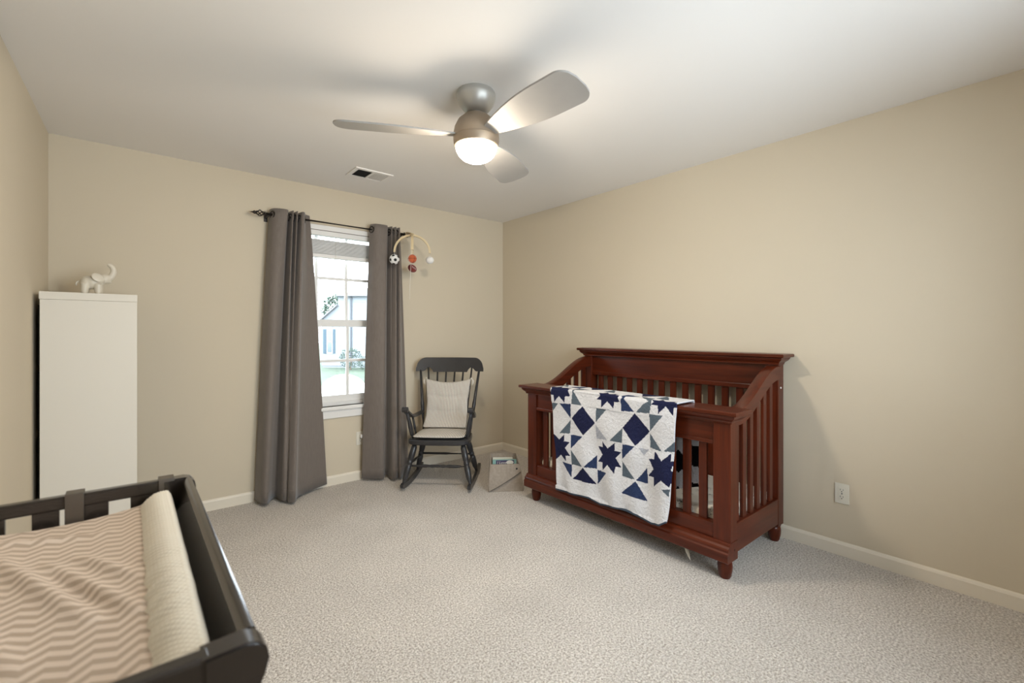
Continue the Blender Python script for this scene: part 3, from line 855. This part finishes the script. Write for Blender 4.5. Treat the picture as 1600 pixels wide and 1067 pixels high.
# local: x along the front, y away from the camera
def bask_pt(u, v, inner=0):
    """u round the wall 0..1, v height 0..1"""
    per = [(-.138, -.105), (.142, -.105), (.128, .110), (-.125, .110)]
    top = [(-.118, -.088), (.112, -.088), (.098, .095), (-.112, .095)]
    t = u*4; k = int(t) % 4; f = t-int(t)
    a, b = Vector(per[k]), Vector(per[(k+1) % 4]); c_, d = Vector(top[k]), Vector(top[(k+1) % 4])
    p, q = a.lerp(b, f), c_.lerp(d, f)
    bul = 1+.06*math.sin(v*PI)
    r = p.lerp(q, v)*bul*(1-inner)
    h = (.212, .212, .252, .252); z = h[k]+(h[(k+1) % 4]-h[k])*(f*f*(3-2*f))
    return (r.x, r.y, z*v)
bm = BM(); nu, nv = 64, 12
O_ = [[bm.verts.new(bask_pt(i/nu, j/nv)) for i in range(nu)] for j in range(nv+1)]
I_ = [[bm.verts.new((lambda p: (p[0], p[1], max(p[2], .006)))(bask_pt(i/nu, j/nv, .045))) for i in range(nu)] for j in range(nv+1)]
for j in range(nv):
    for i in range(nu):
        k = (i+1) % nu
        bm.faces.new((O_[j][i], O_[j][k], O_[j+1][k], O_[j+1][i])); bm.faces.new((I_[j][i], I_[j+1][i], I_[j+1][k], I_[j][k]))
for i in range(nu):
    k = (i+1) % nu
    bm.faces.new((O_[nv][i], O_[nv][k], I_[nv][k], I_[nv][i]))
bm.faces.new(O_[0]); bm.faces.new(I_[0])
mesh_obj('basket_wall', bm, M['felt'], bk, smooth=True, auto=50)
# folded flap across the front: triangle from top edge down to the lower corner
bm = BM(); n = 16; tri = []
for i in range(n+1):
    row = []
    for j in range(n+1):
        u = i/n; v0 = .03+.70*u**1.1; v_ = v0+(1.0-v0)*j/n
        p = Vector(bask_pt((.001+.249*(.02+.955*u)), v_)); row.append(p)
    tri.append(row)
F1 = [[bm.verts.new(p+Vector((0, -.010, -.001))) for p in r] for r in tri]; F2 = [[bm.verts.new(p+Vector((0, .001, 0))) for p in r] for r in tri]
for i in range(n):
    for j in range(n):
        bm.faces.new((F1[i][j], F1[i+1][j], F1[i+1][j+1], F1[i][j+1])); bm.faces.new((F2[i][j], F2[i][j+1], F2[i+1][j+1], F2[i+1][j]))
    bm.faces.new((F1[i][0], F1[i+1][0], F2[i+1][0], F2[i][0])); bm.faces.new((F1[i][n], F1[i+1][n], F2[i+1][n], F2[i][n]))
mesh_obj('flap', bm, M['felt'], bk, smooth=True, auto=50)
mesh_obj('flap_shade_line', tube(BM(), [tri[i][0]+Vector((0, -.0105, 0)) for i in range(n+1)], .0028, 6), M['feltshade'], bk)  # dark line painted in for the shade under the flap's lower edge
p = Vector(bask_pt(.218, .84)); bm = BM()
bmesh.ops.create_cone(bm, cap_ends=True, segments=16, radius1=.0075, radius2=.006, depth=.005, matrix=Matrix.Translation(p+Vector((0, -.0125, 0))) @ Matrix.Rotation(PI/2, 4, 'X'))
mesh_obj('snap', bm, M['black'], bk)
def book(name, label, y, w_, z0, z1, lean, cover, x=0):
    b_ = thing(name, label, 'book', (0, 0, 0), world=False)
    R_ = Matrix.Translation(bk.location) @ Matrix.Rotation(bk.rotation_euler.z, 4, 'Z') @ Matrix.Translation((x, y, z0)) @ Matrix.Rotation(lean, 4, 'X')
    b_.matrix_world = R_; b_.location = R_.to_translation(); b_.rotation_euler = R_.to_euler()
    h = z1-z0
    bm = box(BM(), -w_/2, w_/2, -.011, -.0085, 0, h); box(bm, -w_/2, w_/2, .0085, .011, 0, h); box(bm, -w_/2, -w_/2+.003, -.0085, .0085, 0, h)
    mesh_obj('cover', bm, cover, b_)
    boxo('pages', M['paper'], b_, -w_/2+.003, w_/2-.004, -.0085, .0085, .003, h-.003)
    return b_
book('story_book', 'cream covered book standing at the back of felt basket', .055, .165, .008, .222, -.12, M['bookcream'], -.012)
b2 = book('story_book', 'teal book with plum title panel standing in felt basket', .000, .195, .008, .220, -.10, M['teal'], .0)
bm = BM(); box(bm, -.070, .078, -.0122, -.0110,   .140, .208, bev=.0)
mesh_obj('title_panel', bm, M['plum'], b2)
bm = BM(); bmesh.ops.create_cone(bm, cap_ends=True, segments=24, radius1=1, radius2=1, depth=.001, matrix=Matrix.Translation((.043, -.0126, .190)) @ Matrix.Rotation(PI/2, 4, 'X') @ Matrix.Diagonal((.030, .017, 1, 1)))
mesh_obj('title_oval', bm, M['paper'], b2)
tx = bpy.data.curves.new('lettering', 'FONT'); tx.body = 'I Love'; tx.size = .030; tx.extrude = .0003; tx.align_x = 'LEFT'; tx.shear = .2
to = bpy.data.objects.new('lettering', tx); COL.objects.link(to)
bpy.context.view_layer.update()
tm = bpy.data.meshes.new_from_object(to.evaluated_get(bpy.context.evaluated_depsgraph_get()))
bpy.data.objects.remove(to)
to = bpy.data.objects.new('lettering', tm); COL.objects.link(to); tm.materials.clear(); tm.materials.append(M['paper'])
to.parent = b2; to.location = (-.062, -.0127, .180); to.rotation_euler = (PI/2, 0, 0)

# ================================================================== mobile hanging on the rod's end
MX, MY, MZ = -1.231, -.300, 2.087
mob = thing('crib_mobile', 'tan crossed-arch baby mobile with hanging plush sports balls on curtain rod end', 'mobile', (MX, MY, MZ))
R0 = .148
MU = (Vector((.886, -.463, 0)), Vector((.463, .886, 0))*.93)
for k, nm in ((0, 'arch'), (1, 'arch')):
    bm = BM(); rows = []
    for i in range(29):
        a = PI*i/28; d = -math.cos(a)*R0; z = MZ-R0+math.sin(a)*R0
        for_w = .010; th = .008
        nx, nz = -math.cos(a), math.sin(a)
        U_ = MU[k]; P0 = Vector((MX, MY, z))+U_*d
        nrm = U_*nx+Vector((0, 0, nz)); wv = MU[1-k]
        rows.append([bm.verts.new(P0+wv*for_w*a_+nrm*th*b_) for a_, b_ in ((-1, -1), (1, -1), (1, 1), (-1, 1))])
    for P_, Q in zip(rows, rows[1:]):
        for q in range(4): bm.faces.new((P_[q], P_[(q+1) % 4], Q[(q+1) % 4], Q[q]))
    bm.faces.new(rows[0]); bm.faces.new(rows[-1])
    mesh_obj(nm, bm, M['tan'], mob, smooth=True, auto=40)
mesh_obj('hub', lathe(BM(), (MX, MY, MZ), [(0, .018), (.012, .017), (.020, .008), (.022, -.006), (.014, -.014), (0, -.016)], 20), M['tan'], mob, smooth=True)
mesh_obj('clamp_arm', tube(BM(), crom([(MX+.035, RODY, RODZ+.002), (MX+.034, RODY-.04, RODZ+.010), (MX+.015, MY+.06, MZ+.030), (MX, MY, MZ+.012)], 14), .0065, 10), M['tan'], mob, smooth=True)
mesh_obj('pull_cord', tube(BM(), [(MX, MY, MZ-.01), (MX-.012, MY-.004, MZ-.2), (MX-.026, MY, MZ-.55)], .0018, 6), M['cord'], mob)
ends = [tuple((MU[k]*sg*R0)[:2]) for k, sg in ((0, -1), (0, 1), (1, -1), (1, 1))]
zE = MZ-R0
def hang(x, y, z, l): return tube(BM(), [(x, y, z), (x, y, z-l)], .0015, 6)
PH = (1+5**.5)/2
ICO = [Vector(v_).normalized() for v_ in [(0, a, b*PH) for a in (1, -1) for b in (1, -1)]+[(a, b*PH, 0) for a in (1, -1) for b in (1, -1)]+[(b*PH, 0, a) for a in (1, -1) for b in (1, -1)]]
def ball(nm, i, l, m, r, sc=(1, 1, 1), rot=None):
    x, y = MX+ends[i][0], MY+ends[i][1]
    s_ = mesh_obj('hanging_string', hang(x, y, zE, l), M['cord'], mob)
    cpt = (x, y, zE-l-r*sc[2]*.95)
    o = mesh_obj(nm, ellipsoid(BM(), cpt, (r*sc[0], r*sc[1], r*sc[2]), 24, 14, rot), m, mob, smooth=True)
    return Vector(cpt), o
cpt, o = ball('soccer_ball', 0, .022, M['ballwhite'], .042)
o['_w'] = mob['_w']
RT = Euler((.5, .3, .45)).to_matrix()
for v_ in ICO:
    d = (RT @ v_).normalized(); a, b = frame_for(d); bm = BM(); c0 = cpt+d*.0424
    ring = []
    for k in range(5):
        q = d*.0424+(a*math.cos(2*PI*k/5)+b*math.sin(2*PI*k/5))*.0150
        ring.append(bm.verts.new(cpt+q.normalized()*.0427))
    ce = bm.verts.new(cpt+d*.0432)
    for k in range(5): bm.faces.new((ring[k], ring[(k+1) % 5], ce))
    mesh_obj('pentagon', bm, M['ballblack'], o)
del o['_w']
cpt, o = ball('baseball', 1, .030, M['ballwhite'], .035, (1, 1, .9)); o['_w'] = mob['_w']
for s in (-1, 1):
    pts = [cpt+Vector((s*(.018+.010*math.cos(t)**2), .035*math.sin(t)*.83, .0315*math.cos(t)*.83)) for t in [2*PI*k/28 for k in range(28)]]
    pts = [cpt+(p_-cpt).normalized()*.0345 for p_ in pts]
    mesh_obj('stitching', tube(BM(), pts, .0011, 5, closed=True), M['cord'], o)
del o['_w']
cpt, o = ball('basketball', 2, .040, M['orange'], .036); o['_w'] = mob['_w']
for ax in range(3):
    pts = []
    for k in range(32):
        t = 2*PI*k/32; q = [math.cos(t), math.sin(t)]; q.insert(ax, 0); pts.append(cpt+Vector(q)*.0363)
    mesh_obj('seam', tube(BM(), pts, .0011, 5, closed=True), M['cord'] if ax == 1 else M['ballblack'], o)
del o['_w']
cpt, o = ball('football', 3, .085, M['maroon'], .034, (1.25, .95, .95), Euler((0, .5, 0))); o['_w'] = mob['_w']
for k in range(4):
    q = Matrix.Rotation(.5, 3, 'Y') @ Vector((-.018+.012*k, -.0325, 0))
    mesh_obj('lace', tube(BM(), [cpt+q+Vector((0, 0, -.007)), cpt+q+Vector((0, -.0015, 0)), cpt+q+Vector((0, 0, .007))], .0016, 5), M['ballwhite'], o)
del o['_w']

# ================================================================== cube shelf, bins, elephant
SX0, SX1, SY0, SY1, SZ = -3.438, -3.052, -.500, -.085, 1.468
sh = thing('cube_shelf', 'tall white open cube shelf standing side-on against the wall', 'shelf', ((SX0+SX1)/2, (SY0+SY1)/2, 0))
boxo('top_board', M['shelf'], sh, SX0-.003, SX1+.001, SY0-.001, SY1+.001, SZ-.040, SZ, bev=.0012)
boxo('side_panel', M['shelf'], sh, SX0, SX1, SY0, SY0+.038, .038, SZ-.0408, bev=.001)
boxo('side_panel', M['shelf'], sh, SX0, SX1, SY1-.038, SY1, .038, SZ-.0408, bev=.001)
boxo('base_board', M['shelf'], sh, SX0-.003, SX1+.001, SY0-.001, SY1+.001, 0, .038, bev=.0012)
zs = [.038+(SZ-.0408-.038)*k/4 for k in range(5)]
for k in (1, 2, 3):
    boxo('shelf_board', M['shelf'], sh, SX0, SX1, SY0+.038, SY1-.038, zs[k]-.008, zs[k]+.008)
def bin_(k, label):
    b_ = thing('storage_bin', label, 'bin', ((SX0+SX1)/2, (SY0+SY1)/2, zs[k]+(.0085 if k else 0)), group=None)
    x0, x1, y0, y1, z0 = SX0-.010, SX1-.03, SY0+.044, SY1-.044, zs[k]+(.0085 if k else .001)
    z1 = z0+.31
    bm = BM(); t = .006
    box(bm, x0, x1, y0, y1, z0, z0+t); box(bm, x0, x0+t, y0, y1, z0+t, z1); box(bm, x1-t, x1, y0, y1, z0+t, z1)
    box(bm, x0+t, x1-t, y0, y0+t, z0+t, z1); box(bm, x0+t, x1-t, y1-t, y1, z0+t, z1)
    mesh_obj('bin_wall', bm, M['black'], b_)
    bm = box(BM(), x0-.002, x0, (y0+y1)/2-.04, (y0+y1)/2+.04, z1-.09, z1-.065)
    mesh_obj('pull_tab', bm, M['clip'], b_)
bin_(3, 'black fabric bin in the top cube of the white shelf')
bin_(2, 'added black box in the second highest cube of the white shelf, darkening the gap')  # no bin known here; black filler added to darken the gap by the wall
bin_(1, 'black fabric bin in the second lowest cube of the white shelf')
bin_(0, 'black fabric bin in the bottom cube of the white shelf')

def elephant():
    bm = BM(); X, Y, Z = -3.226, -.30, SZ
    E = lambda c_, r, rot=None: ellipsoid(bm, (X+c_[0], Y+c_[1], Z+c_[2]), r, 20, 12, rot)
    E((-.022, 0, .074), (.050, .040, .040)); E((-.046, 0, .070), (.030, .038, .038))
    for x_, y_ in ((-.054, -.022), (-.054, .022), (.004, -.024), (.006, .022)):
        tube(bm, [(X+x_, Y+y_, Z+.0005), (X+x_, Y+y_, Z+.012), (X+x_*.95, Y+y_, Z+.065)], [.0185, .0165, .020], 14)
    E((.030, 0, .097), (.031, .030, .030), Euler((0, -.4, 0)))
    tube(bm, crom([(X+.040, Y, Z+.096), (X+.057, Y, Z+.110), (X+.068, Y, Z+.134), (X+.067, Y, Z+.160), (X+.055, Y, Z+.178), (X+.042, Y, Z+.178)], 18), [.0200-.0006*i for i in range(18)], 14)
    E((.046, 0, .082), (.016, .014, .009), Euler((0, .2, 0)))
    tube(bm, crom([(X-.078, Y, Z+.078), (X-.088, Y, Z+.070), (X-.090, Y, Z+.052)], 8), [.005]*7+[.007], 8)
    o = mesh_obj('elephant_body', bm, M['ceramic'], None, smooth=True)
    md = o.modifiers.new('fuse', 'REMESH'); md.mode = 'VOXEL'; md.voxel_size = .0032; md.use_smooth_shade = True
    ms = o.modifiers.new('soften', 'SMOOTH'); ms.iterations = 6; ms.factor = .5
    dg = bpy.context.evaluated_depsgraph_get(); bpy.context.view_layer.update()
    me = bpy.data.meshes.new_from_object(o.evaluated_get(bpy.context.evaluated_depsgraph_get()))
    bpy.data.objects.remove(o)
    root = thing('elephant_figurine', 'cream ceramic elephant figurine with raised trunk on top of shelf', 'figurine', (X, Y, Z))
    me.transform(Matrix.Translation((-X, -Y, -Z)))
    b_ = bpy.data.objects.new('body', me); COL.objects.link(b_); b_.parent = root
    if not me.materials: me.materials.append(M['ceramic'])
    for s in (-1, 1):
        bm = BM(); ellipsoid(bm, (X+.004, Y+s*.036, Z+.100), (.033, .007, .026), 20, 12, Euler((s*.35, .5, s*-.35)))
        mesh_obj('ear', bm, M['ceramic'], root, smooth=True)
elephant()

# ================================================================== changing table
TZ = .872; TY0, TY1 = -3.205, -2.335; TX0, TX1 = -3.470, -2.963
ct = thing('changing_table', 'black-brown wooden changing table with low rails around the pad', 'changing table', ((TX0+TX1)/2, (TY0+TY1)/2, 0))
ES = M['espresso']
def far_rail(y0, y1, nm):
    boxo(nm, ES, ct, TX0+.04, TX1-.045, y0, y1, TZ-.031, TZ, bev=.005)
far_rail(TY1-.026, TY1, 'end_rail')
far_rail(TY0, TY0+.026, 'end_rail')
for y0, y1 in ((TY1-.022, TY1-.006), (TY0+.006, TY0+.022)):
    x = -3.426
    while x < TX1-.09:
        boxo('slat', ES, ct, x, x+.045, y0, y1, .735, TZ-.029, bev=.002); x += .086
    boxo('lower_rail', ES, ct, TX0+.04, TX1-.045, y0-.004, y1+.004, .69, .737, bev=.003)
# scrolled side boards (rolled outwards at the top) and their end posts
def scroll(s, x0):
    # outline in (x,z): s=+1 rolls to +x
    o = [(-.055, TZ-.001), (-.010, TZ+.001), (.004, TZ-.003), (.013, TZ-.013), (.016, TZ-.028), (.011, TZ-.047), (-.002, TZ-.075), (-.014, TZ-.11), (-.018, TZ-.19), (-.055, TZ-.19)]
    return [(x0+s*a, z) for a, z in o]
for s, x0 in ((1, TX1), (-1, TX0)):
    for y0, y1 in ((TY0-.004, TY0+.034), (TY1-.034, TY1+.004)):
        bm = prism(BM(), scroll(s, x0), 1, y0, y1)
        bmesh.ops.bevel(bm, geom=[e for e in bm.edges if abs(e.verts[0].co.y-e.verts[1].co.y) < 1e-6], offset=.003, segments=2, affect='EDGES')
        mesh_obj('scroll_post', bm, ES, ct, smooth=True, auto=35)
    inner = [(-.013, TZ-.007), (-.008, TZ-.002), (-.001, TZ), (.006, TZ-.003), (.009, TZ-.012), (.008, TZ-.026), (.002, TZ-.050), (-.008, TZ-.080), (-.018, TZ-.115), (-.022, TZ-.185), (-.044, TZ-.185), (-.044, TZ-.12), (-.032, TZ-.080), (-.020, TZ-.045), (-.014, TZ-.022)]
    bm = prism(BM(), [(x0+s*a, z) for a, z in inner], 1, TY0+.034, TY1-.034)
    mesh_obj('side_board', bm, ES, ct, smooth=True, auto=40)
    for y0, y1 in ((TY0, TY0+.05), (TY1-.05, TY1)):
        boxo('leg', ES, ct, x0-s*.052, x0-s*.008, y0, y1, 0, TZ-.188, bev=.004)
boxo('top_platform', ES, ct, TX0+.05, TX1-.05, TY0+.03, TY1-.03, .715, .737, bev=.003)
for z in (.12, .42): boxo('storage_shelf', ES, ct, TX0+.045, TX1-.045, TY0+.02, TY1-.02, z, z+.02, bev=.003)
def clip(x, label):
    bm = BM(); w_ = .0165
    y0, y1 = TY1-.030, TY1+.004; z1 = TZ+.0045
    box(bm, x-w_, x+w_, y0-.003, y0, TZ-.075, z1, bev=.001); box(bm, x-w_, x+w_, y0, y1, TZ+.0005, z1, bev=.001); box(bm, x-w_, x+w_, y1, y1+.003, TZ-.05, z1, bev=.001)
    tag(mesh_obj('rail_clip', bm, M['clip']), label, 'bracket')
clip(-3.183, 'grey metal strap hooked over changing table rail, in front of white shelf')
clip(-3.010, 'grey metal strap hooked over changing table rail beside cream minky pad edge')

# contoured pad: chevron cover in the middle, cream dotted plush along the side
PX0, PX1, PY0, PY1 = -3.418, -2.999, -3.172, -2.372
pad = thing('changing_pad', 'contoured changing pad in tan chevron cover with cream dotted plush edge', 'pad', ((PX0+PX1)/2, (PY0+PY1)/2, .738))
def ridge(x, y, a, b, wd, h):
    a, b, p = Vector(a), Vector(b), Vector((x, y)); d = b-a; t = max(0, min(1, (p-a).dot(d)/d.length_squared))
    q = a+d*t; r2 = (p-q).length_squared
    return h*math.exp(-r2/(wd*wd))*math.sin(PI*(.12+.76*t))
def base_z(x, y):
    s = (x-(PX0+PX1)/2)/((PX1-PX0)/2)
    z = .815+.028*abs(s)**2.2
    z += ridge(x, y, (-3.30, -2.50), (-3.13, -2.90), .016, .013)+ridge(x, y, (-3.20, -2.63), (-3.075, -2.93), .013, .012)
    z += ridge(x, y, (-3.16, -2.62), (-3.075, -2.80), .011, .008)-ridge(x, y, (-3.19, -2.68), (-3.10, -2.90), .016, .010)
    z += ridge(x, y, (-3.36, -2.62), (-3.20, -2.98), .017, .011)+ridge(x, y, (-3.35, -2.43), (-3.12, -2.52), .012, .006)
    return z
E_ = lambda t, w_: 1-max(0, (abs(t)-(1-w_))/w_)**2.5 if abs(t) > 1-w_ else 1
def heightmesh(name, x0, x1, y0, y1, dx, f, zbase, m):
    nx, ny = max(2, int((x1-x0)/dx)), max(2, int((y1-y0)/dx)); bm = BM()
    G_ = [[bm.verts.new((x0+(x1-x0)*i/nx, y0+(y1-y0)*j/ny, f(x0+(x1-x0)*i/nx, y0+(y1-y0)*j/ny))) for j in range(ny+1)] for i in range(nx+1)]
    for i in range(nx):
        for j in range(ny): bm.faces.new((G_[i][j], G_[i+1][j], G_[i+1][j+1], G_[i][j+1]))
    rim = [G_[i][0] for i in range(nx+1)]+[G_[nx][j] for j in range(1, ny+1)]+[G_[i][ny] for i in range(nx-1, -1, -1)]+[G_[0][j] for j in range(ny-1, 0, -1)]
    low_ = [bm.verts.new((v_.co.x, v_.co.y, zbase)) for v_ in rim]; k = len(rim)
    for i in range(k): bm.faces.new((rim[i], rim[(i+1) % k], low_[(i+1) % k], low_[i]))
    bm.faces.new(low_)
    return mesh_obj(name, bm, m, pad, smooth=True, auto=60)
def chev_z(x, y):
    ty = (y-(PY0+PY1)/2)/((PY1-PY0)/2); tx_ = (x-(PX0+PX1)/2)/((PX1-PX0)/2)
    return .738+(base_z(x, y)-.738)*(.55+.45*E_(ty, .05))*(.6+.4*E_(tx_, .06))
co = heightmesh('chevron_cover', PX0, PX1-.004, PY0, PY1, .0045, chev_z, .738, M['chevron'])
def mink_z(x, y):
    x0, x1 = -3.066+.006*math.sin(y*23)+.004*math.sin(y*57), PX1
    t = (x-(-3.070))/(PX1+3.070)
    ty = (y-(PY0+PY1)/2)/((PY1-PY0)/2)
    z = base_z(-3.07, y)-.012+.040*math.sin(min(1, t*1.45)*PI/2)**.8*(1-max(0, (t-.82)/.18)**2*.6)
    z += .0032*math.sin(y*95+3*math.sin(y*17)+x*25)*(1-t)*(1 if y < -2.72 else .25)
    d = .5+.5*math.cos(2*PI*x/.0105)*math.cos(2*PI*y/.0125)
    z += .0030*d*d*min(1, max(0, t*8))
    return .738+(z-.738)*(.35+.65*E_(ty, .07))
heightmesh('plush_edge', -3.070, PX1, PY0+.003, PY1-.003, .0021, mink_z, .738, M['minky'])

# ================================================================== wall outlets
def outlet(c_, nrm, label):
    """c_: plate centre on the wall; nrm: +x/-y style normal as rotation about z (plate faces local -y)"""
    o = thing('wall_outlet', label, 'outlet', c_, nrm, world=False)
    mesh_obj('plate', box(BM(), -.035, .035, -.005, 0, -.057, .057, bev=.003), M['outlet'], o)
    for z in (.0195, -.0195):
        bm = BM(); n = 24; P_ = []
        poly = [(.0165*math.cos(t)*1.0, max(-.0125, min(.0125, .0165*math.sin(t)))+z) for t in [2*PI*k/n for k in range(n)]]
        prism(bm, poly, 1, -.0075, -.004)
        r_ = mesh_obj('receptacle', bm, M['outlet'], o)
        for x0, x1, za, zb in ((-.0075, -.0055, -.001, .008), (.0055, .0075, -.001, .007), (-.0025, .0025, -.0095, -.005)):
            mesh_obj('slot', box(BM(), x0, x1, -.0079, -.0072, z+za, z+zb), M['dark'], r_)
    mesh_obj('screw', box(BM(), -.003, .003, -.0062, -.004, -.003, .003, bev=.001), M['metalgrey'], o)
    return o
outlet((0, -3.06, .348), -PI/2, 'almond duplex outlet on the wall beside the crib')
outlet((-1.568, 0, .352), 0, 'almond duplex outlet under the window with a white plug')
pl = thing('plug_adapter', 'small white plug pushed into the outlet under the window', 'plug', (-1.555, -.03, .372))
mesh_obj('plug_body', box(BM(), -1.578, -1.537, -.045, -.0085, .358, .388, bev=.007, seg=3), M['white'], pl, smooth=True)
mesh_obj('prong_face', box(BM(), -1.570, -1.545, -.0105, -.008, .362, .384), M['dark'], pl)

# ================================================================== outdoors
GZ = -.42
struct(boxo('ground', M['grass'], None, -45, 55, .16, 75, GZ-.2, GZ))
hs = thing('neighbour_house', 'white sided neighbouring house seen across the lawn through window', 'house', (7.0, 21, GZ))
# turned so that its wall faces the room's window
FW = Vector((.641, .7676, 0)); RW = Vector((.7676, -.641, 0)); HO = Vector((4.6, 18.4, GZ))
def hp(a, b, z): return HO+RW*a+FW*b+Vector((0, 0, z))
def hbox(nm, m, parent, a0, a1, b0, b1, z0, z1):
    bm = BM(); box(bm, a0, a1, b0, b1, z0, z1)
    for v_ in bm.verts: v_.co = hp(*v_.co)
    return mesh_obj(nm, bm, m, parent)
def hprism(nm, m, parent, outline, b0, b1):
    bm = prism(BM(), outline, 1, b0, b1)
    for v_ in bm.verts: v_.co = hp(*v_.co)
    return mesh_obj(nm, bm, m, parent)
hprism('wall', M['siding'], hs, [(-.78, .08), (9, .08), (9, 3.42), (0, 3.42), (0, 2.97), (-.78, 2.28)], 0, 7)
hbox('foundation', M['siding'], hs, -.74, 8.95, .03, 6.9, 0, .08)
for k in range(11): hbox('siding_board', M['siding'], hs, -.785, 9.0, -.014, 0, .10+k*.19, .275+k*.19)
for k in range(6): hbox('siding_board', M['siding'], hs, .0, 9.0, -.014, 0, 2.19+k*.19, 2.365+k*.19)
hprism('roof', M['roof'], hs, [(-.05, 3.42), (9.3, 3.42), (4.6, 4.6)], -.3, 7.3)
hprism('roof', M['roof'], hs, [(-.95, 2.14), (-.95, 2.20), (0, 3.05), (0, 2.97)], -.2, 7.2)
win = hbox('window', M['white'], hs, -.52, -.25, -.05, -.015, .69, 1.85)
win['_w'] = hs['_w']
hbox('pane', M['darkglass'], win, -.49, -.28, -.06, -.05, .74, 1.25); hbox('pane', M['darkglass'], win, -.49, -.28, -.06, -.05, 1.29, 1.80)
del win['_w']
for a, b in ((-.70, -.53), (-.24, -.13)): hbox('shutter', M['shutter'], hs, a, b, -.05, -.015, .69, 1.85)
hbox('wall_vent', M['metalgrey'], hs, .22, .37, -.04, -.015, .46, .55)
hbox('downspout', M['metalgrey'], hs, .60, .68, -.08, -.015, .1, 3.40)

dsh = thing('satellite_dish', 'white satellite dish on a short mast just outside the window', 'satellite dish', (-.86, 2.32, GZ))
bm = BM(); rings = []; DC = Vector((-.885, 2.30, .44)); dn = (Vector((-1.9, -.9, 1.05))-DC).normalized(); da, db = frame_for(dn)
for i in range(9):
    r = i/8
    rings.append([bm.verts.new(DC+da*math.cos(2*PI*k/40)*.30*r+db*math.sin(2*PI*k/40)*.255*r+dn*(.055*r*r)) for k in range(40)] if i else [bm.verts.new(DC)])
for A, B in zip(rings, rings[1:]):
    for k in range(40):
        if len(A) == 1: bm.faces.new((A[0], B[k], B[(k+1) % 40]))
        else: bm.faces.new((A[k], A[(k+1) % 40], B[(k+1) % 40], B[k]))
solid(mesh_obj('reflector', bm, M['dish'], dsh, smooth=True), .006)
mesh_obj('feed_arm', tube(BM(), [DC-db*.25+dn*.03, DC-db*.22+dn*.16, DC-db*.10+dn*.30], .012, 8), M['metalgrey'], dsh)
mesh_obj('feed_horn', tube(BM(), [DC-db*.11+dn*.28, DC-db*.06+dn*.31], [.022, .03], 12), M['metalgrey'], dsh)
mesh_obj('mast', tube(BM(), [(DC.x+.06, DC.y+.08, GZ), (DC.x+.06, DC.y+.08, .3), DC-dn*.02], .022, 10), M['metalgrey'], dsh)

def tree(c_, hgt, rad, zc, n, label, name='tree'):
    t = thing(name, label, 'tree' if name == 'tree' else 'shrub', c_, world=False)
    mesh_obj('trunk', tube(BM(), [(0, 0, 0), (.05, .02, hgt*.5), (0, 0, hgt*.8)], [.14*rad/1.5, .09*rad/1.5, .03], 8), M['bark'], t)
    bm = BM()
    for _ in range(n):
        a, b = random.uniform(0, 2*PI), random.uniform(-1, 1); q = math.sqrt(1-b*b); r = rad*random.uniform(.5, 1)**.5
        p = Vector((math.cos(a)*q*r, math.sin(a)*q*r, zc+b*r*.95)); s_ = random.uniform(.08, .17)*rad/1.5
        e = Euler((random.uniform(0, 6), random.uniform(0, 6), random.uniform(0, 6))).to_matrix()
        bm.faces.new([bm.verts.new(p+e @ Vector(k)*s_) for k in ((-1, 0, 0), (0, -.55, .1), (1, 0, 0), (0, .55, .1))])
    o = mesh_obj('crown', bm, M['leaf'], t); o['kind'] = 'stuff'
    return t
tp_ = HO+RW*-3.6+FW*9.5
tree((tp_.x, tp_.y, GZ), 3.6, 1.15, 3.25, 1300, 'leafy green tree rising behind the white house')
for a, b, r, lab in ((1.05, -1.3, .50, 'low green shrub in front of the white house, taller one'), (1.98, -2.1, .34, 'low green shrub in front of the white house, smaller one')):
    q = HO+RW*a+FW*b
    tree((q.x, q.y, GZ), r*1.4, r, r*1.05, 500, lab, 'shrub')
for o in list(bpy.data.objects):
    if '_w' in o: del o['_w']
